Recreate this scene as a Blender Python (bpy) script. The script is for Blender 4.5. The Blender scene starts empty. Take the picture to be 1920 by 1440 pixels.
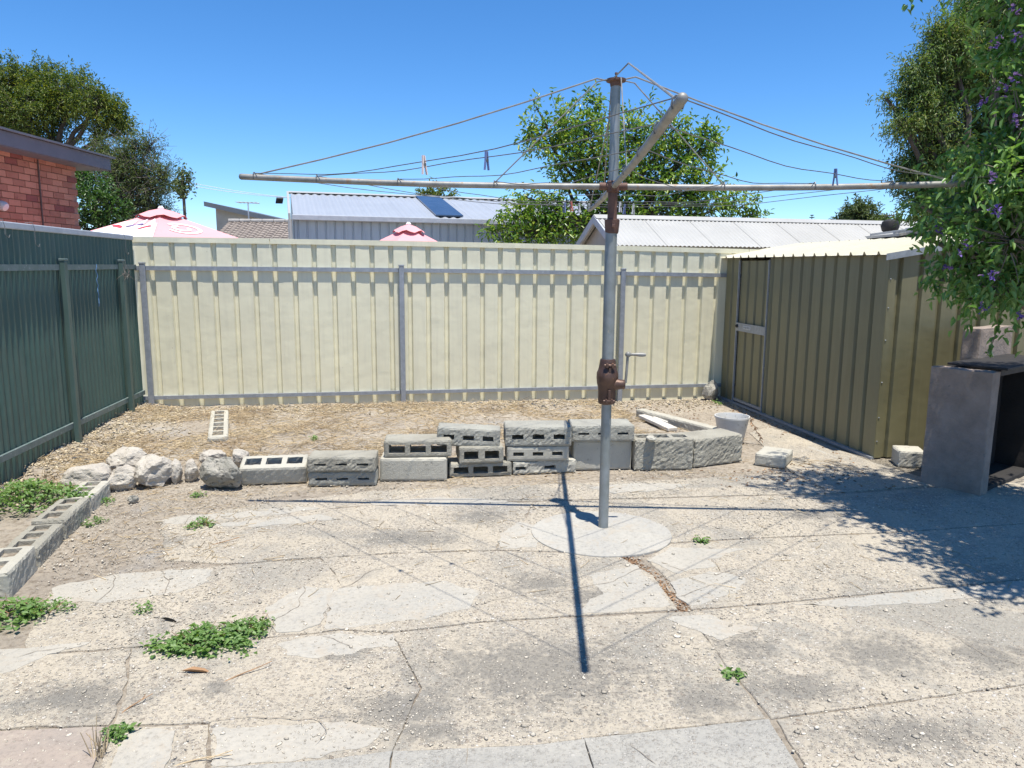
import bpy, bmesh, math, random
import numpy as np
from math import sin, cos, pi, radians, sqrt, atan2
from mathutils import Vector, Matrix, noise

# ------------------------------------------------------------------ camera, sky, sun, exposure
sc = bpy.context.scene
F, TH, RO, HC = 1400.0, radians(9.0), radians(0.4), 1.5
_R = Vector((1, 0, 0)); _U = Vector((0, sin(TH), cos(TH))); _F = Vector((0, cos(TH), -sin(TH)))
IR = cos(RO) * _R + sin(RO) * _U
IU = -sin(RO) * _R + cos(RO) * _U
CAM = Vector((0, 0, HC))
cd = bpy.data.cameras.new('camera'); cam = bpy.data.objects.new('camera', cd)
sc.collection.objects.link(cam)
cd.sensor_width = 36; cd.lens = F / 1920 * 36; cd.clip_start = 0.05; cd.clip_end = 2000
m = Matrix((IR, IU, -_F)).transposed().to_4x4(); m.translation = CAM
cam.matrix_world = m
sc.camera = cam

TOSUN = Vector((0.187, -0.395, 1.926)).normalized()
w = bpy.data.worlds.new('World'); sc.world = w; w.use_nodes = True
nt = w.node_tree; nt.nodes.clear()
sky = nt.nodes.new('ShaderNodeTexSky'); sky.sky_type = 'NISHITA'; sky.sun_disc = False
sky.sun_elevation = math.asin(TOSUN.z); sky.sun_rotation = atan2(TOSUN.x, TOSUN.y)
sky.air_density = 0.75; sky.dust_density = 0.0; sky.ozone_density = 6.0; sky.altitude = 30
bg = nt.nodes.new('ShaderNodeBackground'); bg.inputs[1].default_value = 0.122
wo = nt.nodes.new('ShaderNodeOutputWorld')
hs = nt.nodes.new('ShaderNodeHueSaturation'); hs.inputs['Saturation'].default_value = 1.2
nt.links.new(sky.outputs[0], hs.inputs['Color']); nt.links.new(hs.outputs[0], bg.inputs[0]); nt.links.new(bg.outputs[0], wo.inputs[0])
sd = bpy.data.lights.new('sun', 'SUN'); sd.energy = 4.2; sd.angle = radians(0.5); sd.color = (1.0, 0.955, 0.87)
so = bpy.data.objects.new('sun', sd); sc.collection.objects.link(so)
so.rotation_euler = (-TOSUN).to_track_quat('-Z', 'Y').to_euler(); so.location = (3, -6, 20)
vs = sc.view_settings; vs.view_transform = 'Standard'; vs.look = 'None'; vs.exposure = 0.74; vs.gamma = 1.0
vs.use_curve_mapping = False

# ------------------------------------------------------------------ pixel helpers (a pixel gives a direction only)
def ray(x, y): return _F + IR * ((x - 960) / F) + IU * ((720 - y) / F)
def G(x, y, z=0.0):
    d = ray(x, y); return CAM + d * ((z - HC) / d.z)
def D(x, y, Y):
    d = ray(x, y); return CAM + d * (Y / d.y)

# ------------------------------------------------------------------ object helpers
COL = sc.collection
def tag(o, label=None, cat=None, group=None, kind=None):
    if label: o['label'] = label
    if cat: o['category'] = cat
    if group: o['group'] = group
    if kind: o['kind'] = kind
    return o
def empty(name, loc, label=None, cat=None, group=None):
    o = bpy.data.objects.new(name, None); COL.objects.link(o); o.location = loc
    o.empty_display_size = 0.1
    return tag(o, label, cat, group)
def wloc(o):
    v = Vector((0, 0, 0))
    while o is not None: v = v + Vector(o.location); o = o.parent
    return v
def link(name, me, mat, parent=None, smooth=False, base=True):
    """mesh in world coordinates -> object with its own origin"""
    if mat is not None: me.materials.append(mat)
    n = len(me.vertices)
    co = np.empty(n * 3, np.float32); me.vertices.foreach_get('co', co); co = co.reshape(-1, 3)
    if parent is None:
        org = np.array([(co[:, 0].min() + co[:, 0].max()) / 2, (co[:, 1].min() + co[:, 1].max()) / 2, co[:, 2].min()]) if base else np.zeros(3)
        loc = Vector(org.tolist())
    else:
        org = np.array(wloc(parent)); loc = Vector((0, 0, 0))
    co = co - org.astype(np.float32)
    me.vertices.foreach_set('co', co.ravel().astype(np.float32))
    if smooth: me.polygons.foreach_set('use_smooth', [True] * len(me.polygons))
    me.update()
    o = bpy.data.objects.new(name, me); COL.objects.link(o); o.location = loc
    if parent is not None: o.parent = parent
    return o

class MB:
    def __init__(s): s.v = []; s.f = []
    def add(s, vs_, fs):
        b = len(s.v); s.v += [tuple(p) for p in vs_]; s.f += [tuple(i + b for i in f) for f in fs]
        return s
    def hexa(s, p):   # 8 corners: bottom 4 ccw, top 4 ccw
        return s.add(p, [(3, 2, 1, 0), (4, 5, 6, 7), (0, 1, 5, 4), (1, 2, 6, 5), (2, 3, 7, 6), (3, 0, 4, 7)])
    def box(s, c, size, ax=None, ay=None, az=None):
        ax = Vector(ax or (1, 0, 0)); az = Vector(az or (0, 0, 1)); ay = Vector(ay) if ay else az.cross(ax)
        c = Vector(c); hx, hy, hz = ax * size[0] / 2, ay * size[1] / 2, az * size[2] / 2
        return s.hexa([c - hx - hy - hz, c + hx - hy - hz, c + hx + hy - hz, c - hx + hy - hz,
                       c - hx - hy + hz, c + hx - hy + hz, c + hx + hy + hz, c - hx + hy + hz])
    def bar(s, a, b, wd, ht, up=(0, 0, 1)):
        a, b = Vector(a), Vector(b); d = (b - a).normalized(); up = Vector(up)
        side = d.cross(up).normalized(); u2 = side.cross(d)
        return s.box((a + b) / 2, ((b - a).length, wd, ht), d, None, u2) if False else s._bar(a, b, side, u2, wd, ht)
    def _bar(s, a, b, side, up, wd, ht):
        x, y = side * wd / 2, up * ht / 2
        return s.hexa([a - x - y, a + x - y, b + x - y, b - x - y, a - x + y, a + x + y, b + x + y, b - x + y])
    def tube(s, pts, r, n=8, cap=True):
        pts = [Vector(p) for p in pts]; k = len(pts)
        rs = r if isinstance(r, (list, tuple)) else [r] * k
        ref = None; base = len(s.v)
        for i, p in enumerate(pts):
            t = (pts[min(i + 1, k - 1)] - pts[max(i - 1, 0)]).normalized()
            if ref is None:
                ref = Vector((0, 0, 1)) if abs(t.z) < .9 else Vector((1, 0, 0))
            ref = (ref - t * ref.dot(t)).normalized(); b = t.cross(ref)
            for j in range(n):
                a = 2 * pi * j / n
                s.v.append(tuple(p + (ref * cos(a) + b * sin(a)) * rs[i]))
        for i in range(k - 1):
            for j in range(n):
                j2 = (j + 1) % n
                s.f.append((base + i * n + j, base + i * n + j2, base + (i + 1) * n + j2, base + (i + 1) * n + j))
        if cap:
            s.f.append(tuple(base + j for j in range(n))[::-1]); s.f.append(tuple(base + (k - 1) * n + j for j in range(n)))
        return s
    def lathe(s, c, prof, n=24, ax=None):
        """prof = [(r, h)], axis ax through c"""
        az = Vector(ax or (0, 0, 1)).normalized(); ref = Vector((1, 0, 0)) if abs(az.x) < .9 else Vector((0, 1, 0))
        ex = (ref - az * ref.dot(az)).normalized(); ey = az.cross(ex); c = Vector(c); base = len(s.v)
        for r, h in prof:
            for j in range(n):
                a = 2 * pi * j / n; s.v.append(tuple(c + az * h + (ex * cos(a) + ey * sin(a)) * r))
        for i in range(len(prof) - 1):
            for j in range(n):
                j2 = (j + 1) % n
                s.f.append((base + i * n + j, base + i * n + j2, base + (i + 1) * n + j2, base + (i + 1) * n + j))
        s.f.append(tuple(base + j for j in range(n))[::-1]); s.f.append(tuple(base + (len(prof) - 1) * n + j for j in range(n)))
        return s
    def mesh(s, name):
        me = bpy.data.meshes.new(name); me.from_pydata(s.v, [], s.f); me.update(); return me
    def build(s, name, mat, parent=None, smooth=False, label=None, cat=None, group=None, kind=None, bevel=0):
        o = link(name, s.mesh(name), mat, parent, smooth)
        if smooth:
            try: o.data.set_sharp_from_angle(angle=radians(40))
            except Exception: pass
        if bevel:
            b = o.modifiers.new('bevel', 'BEVEL'); b.width = bevel; b.segments = 2; b.limit_method = 'ANGLE'
        return tag(o, label, cat, group, kind)

# ------------------------------------------------------------------ materials (all procedural)
def newmat(name):
    mt = bpy.data.materials.new(name); mt.use_nodes = True; n = mt.node_tree; n.nodes.clear()
    out = n.nodes.new('ShaderNodeOutputMaterial'); b = n.nodes.new('ShaderNodeBsdfPrincipled')
    n.links.new(b.outputs[0], out.inputs[0]); return mt, n, b, out
def N(n, typ, **kw):
    nd = n.nodes.new(typ)
    for k, v in kw.items():
        if k.startswith('i_'):
            key = k[2:]; key = int(key) if key.isdigit() else key.replace('_', ' ')
            nd.inputs[key].default_value = v
        else: setattr(nd, k, v)
    return nd
def pos(n, sx=1, sy=1, sz=1):
    g = n.nodes.new('ShaderNodeNewGeometry')
    if (sx, sy, sz) == (1, 1, 1): return g.outputs['Position']
    mp = n.nodes.new('ShaderNodeMapping'); mp.inputs['Scale'].default_value = (sx, sy, sz)
    n.links.new(g.outputs['Position'], mp.inputs['Vector']); return mp.outputs[0]
def noise_f(n, vec, scale, detail=6, rough=.6, dist=0.0):
    t = N(n, 'ShaderNodeTexNoise', i_Scale=scale, i_Detail=detail, i_Roughness=rough, i_Distortion=dist)
    n.links.new(vec, t.inputs['Vector']); return t.outputs['Fac']
def ramp(n, fac, stops, interp='LINEAR'):
    r = n.nodes.new('ShaderNodeValToRGB'); r.color_ramp.interpolation = interp
    e = r.color_ramp.elements
    while len(e) < len(stops): e.new(.5)
    for el, (p, c) in zip(e, stops):
        el.position = p; el.color = (c[0], c[1], c[2], 1) if not isinstance(c, (int, float)) else (c, c, c, 1)
    n.links.new(fac, r.inputs[0]); return r.outputs[0]
def mix(n, fac, a, b, mode='MIX'):
    x = n.nodes.new('ShaderNodeMix'); x.data_type = 'RGBA'; x.blend_type = mode
    for s_, v in ((0, fac), (6, a), (7, b)):
        if isinstance(v, (int, float)): x.inputs[s_].default_value = v
        elif isinstance(v, (tuple, list)): x.inputs[s_].default_value = (v[0], v[1], v[2], 1)
        else: n.links.new(v, x.inputs[s_])
    return x.outputs[2]
def mathn(n, op, a, b=None, clamp=False):
    x = n.nodes.new('ShaderNodeMath'); x.operation = op; x.use_clamp = clamp
    for i, v in enumerate((a, b)):
        if v is None: continue
        if isinstance(v, (int, float)): x.inputs[i].default_value = v
        else: n.links.new(v, x.inputs[i])
    return x.outputs[0]
def bump(n, b, h, strength=.3, dist=.01):
    bp = N(n, 'ShaderNodeBump', i_Strength=strength, i_Distance=dist)
    n.links.new(h, bp.inputs['Height']); n.links.new(bp.outputs[0], b.inputs['Normal'])

def _bd(bs): return .03 if bs <= 6 else None
def mat(name, c1, c2=None, scale=6, rough=.8, metal=0, bmp=.15, bscale=80, spot=None, streak=None, lo=.35, hi=.65, bdist=.006, var=0):
    """two-tone noise paint + fine relief, optional spots (colour, scale, threshold) and vertical streaks (colour, amount)"""
    mt, n, b, _ = newmat(name); p = pos(n); c2 = c2 or tuple(x * .8 for x in c1)
    col = ramp(n, noise_f(n, p, scale), [(lo, c1), (hi, c2)])
    if streak:
        s_ = noise_f(n, pos(n, 14, 14, .9), 1.6, 5); col = mix(n, mathn(n, 'MULTIPLY', ramp(n, s_, [(.48, 0.0), (.72, 1.0)]), streak[1]), col, streak[0])
    if spot:
        s_ = noise_f(n, p, spot[1], 4, .65); col = mix(n, ramp(n, s_, [(spot[2], 0.0), (spot[2] + .06, 1.0)]), col, spot[0])
    if var:
        oi = n.nodes.new('ShaderNodeNewGeometry')
        col = mix(n, 1.0, col, ramp(n, oi.outputs['Random Per Island'], [(0, (1 - var,) * 3), (1, (1 + var * .3,) * 3)]), 'MULTIPLY')
    n.links.new(col, b.inputs['Base Color']); b.inputs['Roughness'].default_value = rough; b.inputs['Metallic'].default_value = metal
    if bmp: bump(n, b, noise_f(n, p, bscale, 5 if bscale > 6 else 2, .7 if bscale > 6 else .5), bmp, _bd(bscale) or bdist)
    return mt

def leafmat(name, cols, trans=.35, rough=.45):
    """foliage: colour varies leaf by leaf and in slow patches; a share of the light passes through"""
    mt, n, b, out = newmat(name); g = n.nodes.new('ShaderNodeNewGeometry')
    f = mathn(n, 'ADD', mathn(n, 'MULTIPLY', g.outputs['Random Per Island'], .6), mathn(n, 'MULTIPLY', noise_f(n, g.outputs['Position'], 1.7, 3), .45))
    col = ramp(n, f, [(.15 + .7 * i / max(1, len(cols) - 1), c) for i, c in enumerate(cols)])
    n.links.new(col, b.inputs['Base Color']); b.inputs['Roughness'].default_value = rough
    tr = n.nodes.new('ShaderNodeBsdfTranslucent'); n.links.new(mix(n, 1.0, col, (1.25, 1.35, .6), 'MULTIPLY'), tr.inputs[0])
    ms = n.nodes.new('ShaderNodeMixShader'); ms.inputs[0].default_value = trans
    n.links.new(b.outputs[0], ms.inputs[1]); n.links.new(tr.outputs[0], ms.inputs[2]); n.links.new(ms.outputs[0], out.inputs[0])
    return mt

M = {}
# soil / ground sheet
def m_soil():
    mt, n, b, _ = newmat('soil'); p = pos(n)
    base = ramp(n, noise_f(n, p, 1.3, 8, .65), [(.3, (.29, .25, .205)), (.5, (.40, .345, .275)), (.68, (.46, .405, .325))])
    g2 = ramp(n, noise_f(n, p, 26, 8, .75), [(.36, (.42, .36, .30)), (.52, (1, 1, 1)), (.7, (1.2, 1.15, 1.05))])
    col = mix(n, .8, base, g2, 'MULTIPLY')
    ash = ramp(n, noise_f(n, p, 2.3, 6, .6), [(.6, 0.0), (.7, .55)])
    col = mix(n, ash, col, (.40, .385, .36))
    n.links.new(col, b.inputs['Base Color']); b.inputs['Roughness'].default_value = .95
    bump(n, b, noise_f(n, p, 45, 8, .8), .9, .02); return mt
M['soil'] = m_soil()
# weathered exposed-aggregate concrete
STAINS = []
def m_concrete(name, cream, grey, dark, stone, agg=1.0, stains=True, skim=False):
    mt, n, b, _ = newmat(name); p = pos(n)
    big = noise_f(n, p, 1.15, 9, .68, .6)
    col = ramp(n, big, [(.40, grey), (.48, cream), (.60, tuple(c * 1.08 for c in cream)), (.66, grey)])
    col = mix(n, ramp(n, noise_f(n, p, 4.2, 10, .75, .4), [(.50, 0.0), (.64, .8)]), col, grey)
    col = mix(n, .8, col, ramp(n, noise_f(n, p, 48, 8, .8), [(.34, (.55, .53, .50)), (.47, (.96, .96, .96)), (.60, (1.05, 1.04, 1.02)), (.72, (1.2, 1.18, 1.14))]), 'MULTIPLY')
    if skim: col = mix(n, mathn(n, 'MULTIPLY', ramp(n, noise_f(n, p, 5, 12, .82, .5), [(.53, 0.0), (.60, 1.0)]), .75), col, (.385, .335, .265))
    h = mathn(n, 'ADD', mathn(n, 'MULTIPLY', noise_f(n, p, 90, 6, .8), .6 if not skim else .2), noise_f(n, p, 9, 6, .6))
    wear = ramp(n, noise_f(n, p, 2.1, 8, .7), [(.36, .15), (.52, 1.0)])
    if agg:
        for sc_, thr, rad in ((95.0, .22, .44), (48.0, .55, .38)):
            wv = N(n, 'ShaderNodeTexNoise', i_Scale=60.0, i_Detail=2.0); n.links.new(p, wv.inputs['Vector'])
            pv = N(n, 'ShaderNodeVectorMath', operation='MULTIPLY_ADD'); n.links.new(wv.outputs['Color'], pv.inputs[0]); pv.inputs[1].default_value = (.012, .012, 0); n.links.new(p, pv.inputs[2])
            vo = N(n, 'ShaderNodeTexVoronoi', i_Scale=sc_, i_Randomness=1.0); n.links.new(pv.outputs[0], vo.inputs['Vector'])
            sep = n.nodes.new('ShaderNodeSeparateColor'); n.links.new(vo.outputs['Color'], sep.inputs[0])
            fo = ramp(n, vo.outputs['Distance'], [(rad - .10, 1.0), (rad, 0.0)])
            isst = mathn(n, 'MULTIPLY', mathn(n, 'MULTIPLY', fo, mathn(n, 'GREATER_THAN', sep.outputs[0], thr)), mathn(n, 'MULTIPLY', wear, agg))
            scol = ramp(n, sep.outputs[1], [(0, stone), (.40, tuple(c * .84 for c in stone)), (.62, (.31, .25, .19)), (.8, (.24, .225, .205)), (.9, (.60, .55, .47)), (1, (.66, .62, .56))])
            col = mix(n, isst, col, scol)
            h = mathn(n, 'ADD', h, mathn(n, 'MULTIPLY', isst, 1.3))
    dk = mathn(n, 'MULTIPLY', ramp(n, noise_f(n, p, 6.5, 12, .85, .5), [(.55, 0.0), (.66, .8)]), .55)
    if stains and STAINS:
        tot = None
        for (x, y, rx, ry) in STAINS:
            v = N(n, 'ShaderNodeVectorMath', operation='SUBTRACT'); n.links.new(p, v.inputs[0]); v.inputs[1].default_value = (x, y, 0)
            v2 = N(n, 'ShaderNodeVectorMath', operation='MULTIPLY'); n.links.new(v.outputs[0], v2.inputs[0]); v2.inputs[1].default_value = (1 / rx, 1 / ry, 0)
            ln = N(n, 'ShaderNodeVectorMath', operation='LENGTH'); n.links.new(v2.outputs[0], ln.inputs[0])
            e = mathn(n, 'SUBTRACT', 1.0, ln.outputs['Value'], True); tot = e if tot is None else mathn(n, 'MAXIMUM', tot, e)
        nn = noise_f(n, p, 14, 12, .88, .4)
        st = ramp(n, mathn(n, 'ADD', mathn(n, 'MULTIPLY', tot, .30), mathn(n, 'MULTIPLY', nn, 1.1)), [(.64, 0.0), (.78, .75)])
        dk = mathn(n, 'MAXIMUM', dk, st)
    col = mix(n, dk, col, dark)
    n.links.new(col, b.inputs['Base Color']); b.inputs['Roughness'].default_value = .92
    bump(n, b, h, .7 if not skim else .25, .012)
    return mt
for (px, py, rx, ry) in [(1320, 1315, .23, .22), (1500, 1290, .34, .2), (1400, 1215, .25, .2), (1120, 1120, .3, .18), (1010, 1095, .3, .2), (1650, 1225, .4, .3),
                         (1010, 1260, .8, .5), (760, 1330, .4, .2), (150, 1310, .4, .2), (1700, 1380, .5, .2), (260, 1020, .35, .25), (700, 1150, .22, .1), (770, 1010, .5, .22), (900, 970, .3, .25), (1520, 965, .4, .2), (400, 1290, .1, .1), (1850, 1230, .3, .25), (640, 1225, .2, .1), (800, 1370, .3, .1)]:
    g_ = G(px, py); STAINS.append((g_.x, g_.y, rx, ry))
M['patio'] = m_concrete('patio_concrete', (.44, .388, .305), (.322, .298, .252), (.18, .168, .147), (.52, .455, .37))
M['patio_grey'] = m_concrete('patio_grey', (.39, .37, .325), (.35, .335, .30), (.19, .185, .17), (.43, .41, .36), .4)
M['patio_pink'] = m_concrete('patio_pink', (.33, .275, .23), (.29, .25, .215), (.2, .18, .165), (.55, .48, .4), 0, False, True)
M['skim'] = m_concrete('skim_coat', (.385, .358, .305), (.362, .345, .305), (.23, .225, .21), (.6, .6, .57), 0, False, True)
M['footing'] = m_concrete('footing', (.39, .37, .325), (.365, .352, .32), (.25, .245, .225), (.6, .6, .57), 0, False, True)
M['block'] = mat('concrete_block', (.41, .388, .32), (.325, .305, .25), 5, .95, 0, .8, 75, ((.25, .24, .20), 45, .65), bdist=.02)
M['block_pale'] = mat('concrete_block_pale', (.49, .465, .39), (.41, .388, .325), 4, .95, 0, .7, 120, ((.30, .29, .25), 22, .62), bdist=.008)
M['block_grey'] = mat('concrete_block_grey', (.43, .42, .36), (.34, .33, .285), 7, .95, 0, .85, 70, ((.23, .225, .195), 40, .65), bdist=.02)
M['rock'] = mat('limestone', (.56, .515, .44), (.43, .385, .325), 7, .95, 0, .9, 60, ((.28, .25, .21), 18, .64), bdist=.015)
M['rock_moss'] = mat('lichened_limestone', (.44, .41, .35), (.27, .26, .22), 9, .95, 0, .9, 70, ((.13, .13, .115), 30, .56), bdist=.015)
M['cream'] = mat('cream_steel', (.80, .755, .55), (.755, .71, .52), 1.3, .42, 0, .22, 5, ((.40, .36, .26), 40, .70), ((.64, .60, .45), .45))
M['cream_roof'] = mat('cream_roof_steel', (.62, .58, .44), (.56, .52, .40), 3, .4, 0, .03, 30, ((.5, .45, .35), 30, .74))
M['galv'] = mat('galvanised_steel', (.29, .31, .335), (.37, .39, .42), 22, .5, .35, .08, 60, ((.62, .63, .63), 60, .64), ((.25, .26, .28), .4))
M['galv_tube'] = mat('weathered_galvanised_tube', (.215, .235, .222), (.31, .335, .345), 9, .5, .35, .06, 90, ((.40, .35, .26), 35, .68), ((.27, .28, .26), .5))
M['galv_old'] = mat('old_galvanised_arm', (.20, .195, .178), (.31, .305, .285), 10, .55, .3, .1, 90, ((.27, .20, .14), 28, .60))
M['wire'] = mat('line_wire', (.15, .15, .145), (.24, .24, .23), 30, .5, .5, 0)
M['rust'] = mat('rusty_cast_iron', (.075, .045, .036), (.125, .07, .048), 16, .45, .35, .35, 70, ((.30, .14, .06), 24, .63))
M['rustdark'] = mat('rust_dark', (.10, .055, .045), (.16, .085, .06), 25, .7, .2, .3, 80)
M['green'] = mat('green_steel', (.066, .125, .105), (.055, .104, .09), 1.6, .38, 0, .22, 5, ((.30, .33, .30), 45, .72), ((.115, .15, .125), .5))
M['green_post'] = mat('green_post', (.085, .135, .12), (.07, .115, .10), 3, .45, 0, .03, 40, ((.25, .28, .26), 60, .74))
M['green_rail'] = mat('green_rail', (.16, .20, .20), (.10, .15, .14), 14, .55, 0, .06, 60, ((.36, .38, .38), 40, .62))
M['capgrey'] = mat('grey_capping', (.50, .52, .55), (.42, .44, .47), 8, .5, .1, .05, 50)
M['olive'] = mat('olive_steel', (.20, .182, .098), (.175, .159, .088), 1.5, .45, 0, .22, 5, ((.45, .43, .33), 50, .725), ((.23, .21, .125), .5))
M['dark'] = mat('black_iron', (.022, .022, .024), (.04, .036, .033), 12, .7, .2, .3, 60)
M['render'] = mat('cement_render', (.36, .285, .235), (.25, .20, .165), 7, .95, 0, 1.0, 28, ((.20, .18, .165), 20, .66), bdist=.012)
M['soot_shade'] = mat('sooty_shaded_render', (.022, .02, .019), (.03, .027, .025), 6, .95, 0, .8, 50)  # sooty render, blackened further to paint in the shade of the barbecue opening
M['brick'] = mat('red_brick', (.38, .185, .12), (.33, .155, .10), 3.5, .9, 0, .5, 120, ((.20, .085, .065), 5, .62), var=.35)
M['mortar'] = mat('mortar', (.36, .225, .165), (.31, .19, .14), 12, .95, 0, .5, 120)
M['fascia'] = mat('blue_grey_fascia', (.125, .14, .16), (.105, .12, .138), 4, .6, 0, .05, 40, ((.4, .4, .42), 30, .75))
M['roof_white'] = mat('white_corrugated', (.46, .45, .42), (.40, .392, .365), 1.1, .45, .05, .04, 20, None, ((.46, .46, .45), .45))
M['roof_silver'] = mat('silver_corrugated', (.45, .475, .505), (.41, .435, .465), .9, .4, .25, .04, 20, None, ((.40, .42, .45), .4))
M['wall_blue'] = mat('pale_blue_steel', (.50, .56, .59), (.46, .52, .55), .8, .5, .05, .03, 20, None, ((.33, .38, .42), .4))
M['gable'] = mat('grey_fibro', (.40, .38, .33), (.33, .31, .27), 3, .85, 0, .1, 30)
M['tile'] = mat('grey_brown_tile', (.33, .28, .24), (.24, .20, .175), 4, .85, 0, .3, 60, var=.3)
M['tilecap'] = mat('pale_ridge_tile', (.55, .52, .48), (.45, .42, .38), 4, .85, 0, .3, 60)
M['glass'] = mat('dark_panel', (.035, .055, .10), (.05, .075, .13), 3, .18, 0, 0)
M['pink'] = mat('pink_canvas', (.80, .36, .37), (.76, .33, .345), 2, .8, 0, .15, 220)
M['print_white'] = mat('white_print', (.82, .78, .78), (.78, .74, .74), 3, .8, 0, .1, 200)
M['print_red'] = mat('red_print', (.55, .05, .08), (.45, .04, .07), 9, .8, 0, 0)
M['print_purple'] = mat('purple_print', (.16, .11, .24), (.22, .15, .28), 9, .8, 0, 0)
M['pole_white'] = mat('white_pole', (.7, .7, .7), None, 5, .5, .1, 0)
M['white_plastic'] = mat('chalky_white_plastic', (.60, .595, .57), (.48, .475, .45), 9, .6, 0, .15, 50, ((.33, .32, .29), 20, .62))
M['timber_white'] = mat('flaking_white_board', (.66, .63, .57), (.52, .48, .42), 14, .9, 0, .7, 60, ((.32, .22, .16), 22, .66))
M['wood'] = mat('grey_pole_wood', (.115, .095, .08), (.08, .066, .056), 8, .9, 0, .4, 50)
M['bark'] = mat('bark', (.10, .082, .066), (.062, .05, .042), 12, .95, 0, .7, 40)
M['bark_pale'] = mat('pale_bark', (.22, .19, .16), (.15, .13, .11), 12, .95, 0, .5, 50)
M['twig'] = mat('dead_twig', (.27, .235, .21), (.18, .155, .14), 6, .95, 0, 0)
M['straw'] = mat('straw', (.66, .53, .33), (.48, .36, .22), 3, .9, 0, 0, var=.5)
M['litter'] = mat('leaf_litter', (.42, .25, .13), (.28, .17, .10), 4, .9, 0, 0, var=.5)
M['gravel'] = mat('limestone_gravel', (.62, .56, .46), (.50, .44, .35), 5, .95, 0, 0, var=.45)
M['rubble'] = mat('cream_rubble', (.56, .475, .335), (.44, .37, .26), 5, .95, 0, .4, 90, var=.5)
M['bluestone'] = mat('dark_gravel', (.17, .175, .185), (.11, .115, .12), 5, .9, 0, 0, var=.5)
M['peg_pink'] = mat('peg_pink', (.74, .60, .55), None, 5, .5, 0, 0)
M['peg_blue'] = mat('peg_blue', (.17, .22, .42), None, 5, .5, 0, 0)
M['peg_white'] = mat('peg_white', (.68, .68, .66), None, 5, .5, 0, 0)
M['peg_red'] = mat('peg_red', (.60, .17, .13), None, 5, .5, 0, 0)
M['blue_string'] = mat('blue_string', (.12, .26, .50), None, 5, .7, 0, 0)
M['flower'] = leafmat('purple_flower', [(.10, .05, .32), (.18, .10, .44), (.30, .20, .55)], .3, .7)
M['lf_citrus'] = leafmat('citrus_leaf', [(.055, .13, .022), (.10, .205, .032), (.18, .29, .045), (.36, .42, .07)], .35, .32)
M['lf_bush'] = leafmat('bush_leaf', [(.075, .17, .042), (.125, .25, .065), (.19, .33, .10), (.26, .40, .14)], .35, .4)
M['lf_fine'] = leafmat('pepper_leaf', [(.055, .11, .03), (.09, .16, .042), (.15, .22, .06), (.23, .24, .08)], .3, .5)
M['lf_wattle'] = leafmat('wattle_leaf', [(.035, .07, .018), (.07, .12, .022), (.13, .175, .028), (.25, .26, .034)], .3, .55)
M['lf_grey'] = leafmat('greygreen_leaf', [(.05, .085, .032), (.09, .13, .045), (.17, .20, .055)], .3, .55)
M['lf_shrub'] = leafmat('shrub_leaf', [(.035, .085, .022), (.06, .13, .035), (.10, .19, .055)], .35, .4)
M['lf_far'] = leafmat('far_leaf', [(.045, .075, .03), (.075, .11, .04), (.12, .15, .06)], .3, .6)
M['lf_weed'] = leafmat('weed_leaf', [(.10, .185, .05), (.155, .265, .075), (.23, .35, .11)], .35, .5)
M['sticker'] = mat('metal_label', (.62, .65, .68), (.5, .53, .56), 60, .4, .2, 0)

# ------------------------------------------------------------------ numpy leaf clouds, tubes
def mesh_np(name, V, faces_n, idx):
    me = bpy.data.meshes.new(name); nv = len(V); nf = len(idx) // faces_n
    me.vertices.add(nv); me.vertices.foreach_set('co', np.asarray(V, np.float32).ravel())
    me.loops.add(len(idx)); me.loops.foreach_set('vertex_index', np.asarray(idx, np.int32))
    me.polygons.add(nf); me.polygons.foreach_set('loop_start', np.arange(0, len(idx), faces_n, dtype=np.int32))
    me.polygons.foreach_set('loop_total', np.full(nf, faces_n, np.int32))
    me.update(calc_edges=True); return me
def unit(a): return a / (np.linalg.norm(a, axis=-1, keepdims=True) + 1e-9)
def rdir(rs, n): return unit(rs.normal(size=(n, 3)))
def leaf_mesh(name, P, T, rs, L, W, fold=.35):
    """folded six-point leaves: base P, axis T"""
    n = len(P); T = unit(T); S = unit(np.cross(T, rdir(rs, n) * .6 + np.array([0, 0, 1.0]))); Nn = np.cross(S, T)
    l = (L * rs.uniform(.6, 1.25, n))[:, None]; ww = (W * rs.uniform(.7, 1.2, n))[:, None]
    lift = Nn * ww * fold
    a = P; d = P + T * l - Nn * l * .16
    q1 = P + T * l * .34; q2 = P + T * l * .70 - Nn * l * .05
    V = np.stack([a, q1 + S * ww * .5 + lift, q2 + S * ww * .36 + lift * .8, d, q2 - S * ww * .36 + lift * .8, q1 - S * ww * .5 + lift], 1).reshape(-1, 3)
    b = (np.arange(n) * 6)[:, None]
    idx = (b + np.array([0, 1, 2, 3, 0, 3, 4, 5])).ravel()
    return mesh_np(name, V, 4, idx)
def clusters(rs, blobs, dens, shell=.45, flat=1.0):
    C = []; Rr = []; O = []
    for (c, r) in blobs:
        c = np.array(c); r3 = np.array(r if isinstance(r, (tuple, list)) else (r, r, r * flat))
        k = max(3, int(dens * r3[0] * r3[2])); d = rdir(rs, k)
        u = (shell + (1 - shell) * rs.uniform(0, 1, k) ** .6) * (1 + .18 * rs.normal(size=k))
        C.append(c + d * r3 * u[:, None]); Rr.append(unit(d * r3)); O.append(np.repeat(c[None], k, 0))
    return np.concatenate(C), np.concatenate(Rr), np.concatenate(O)
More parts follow.
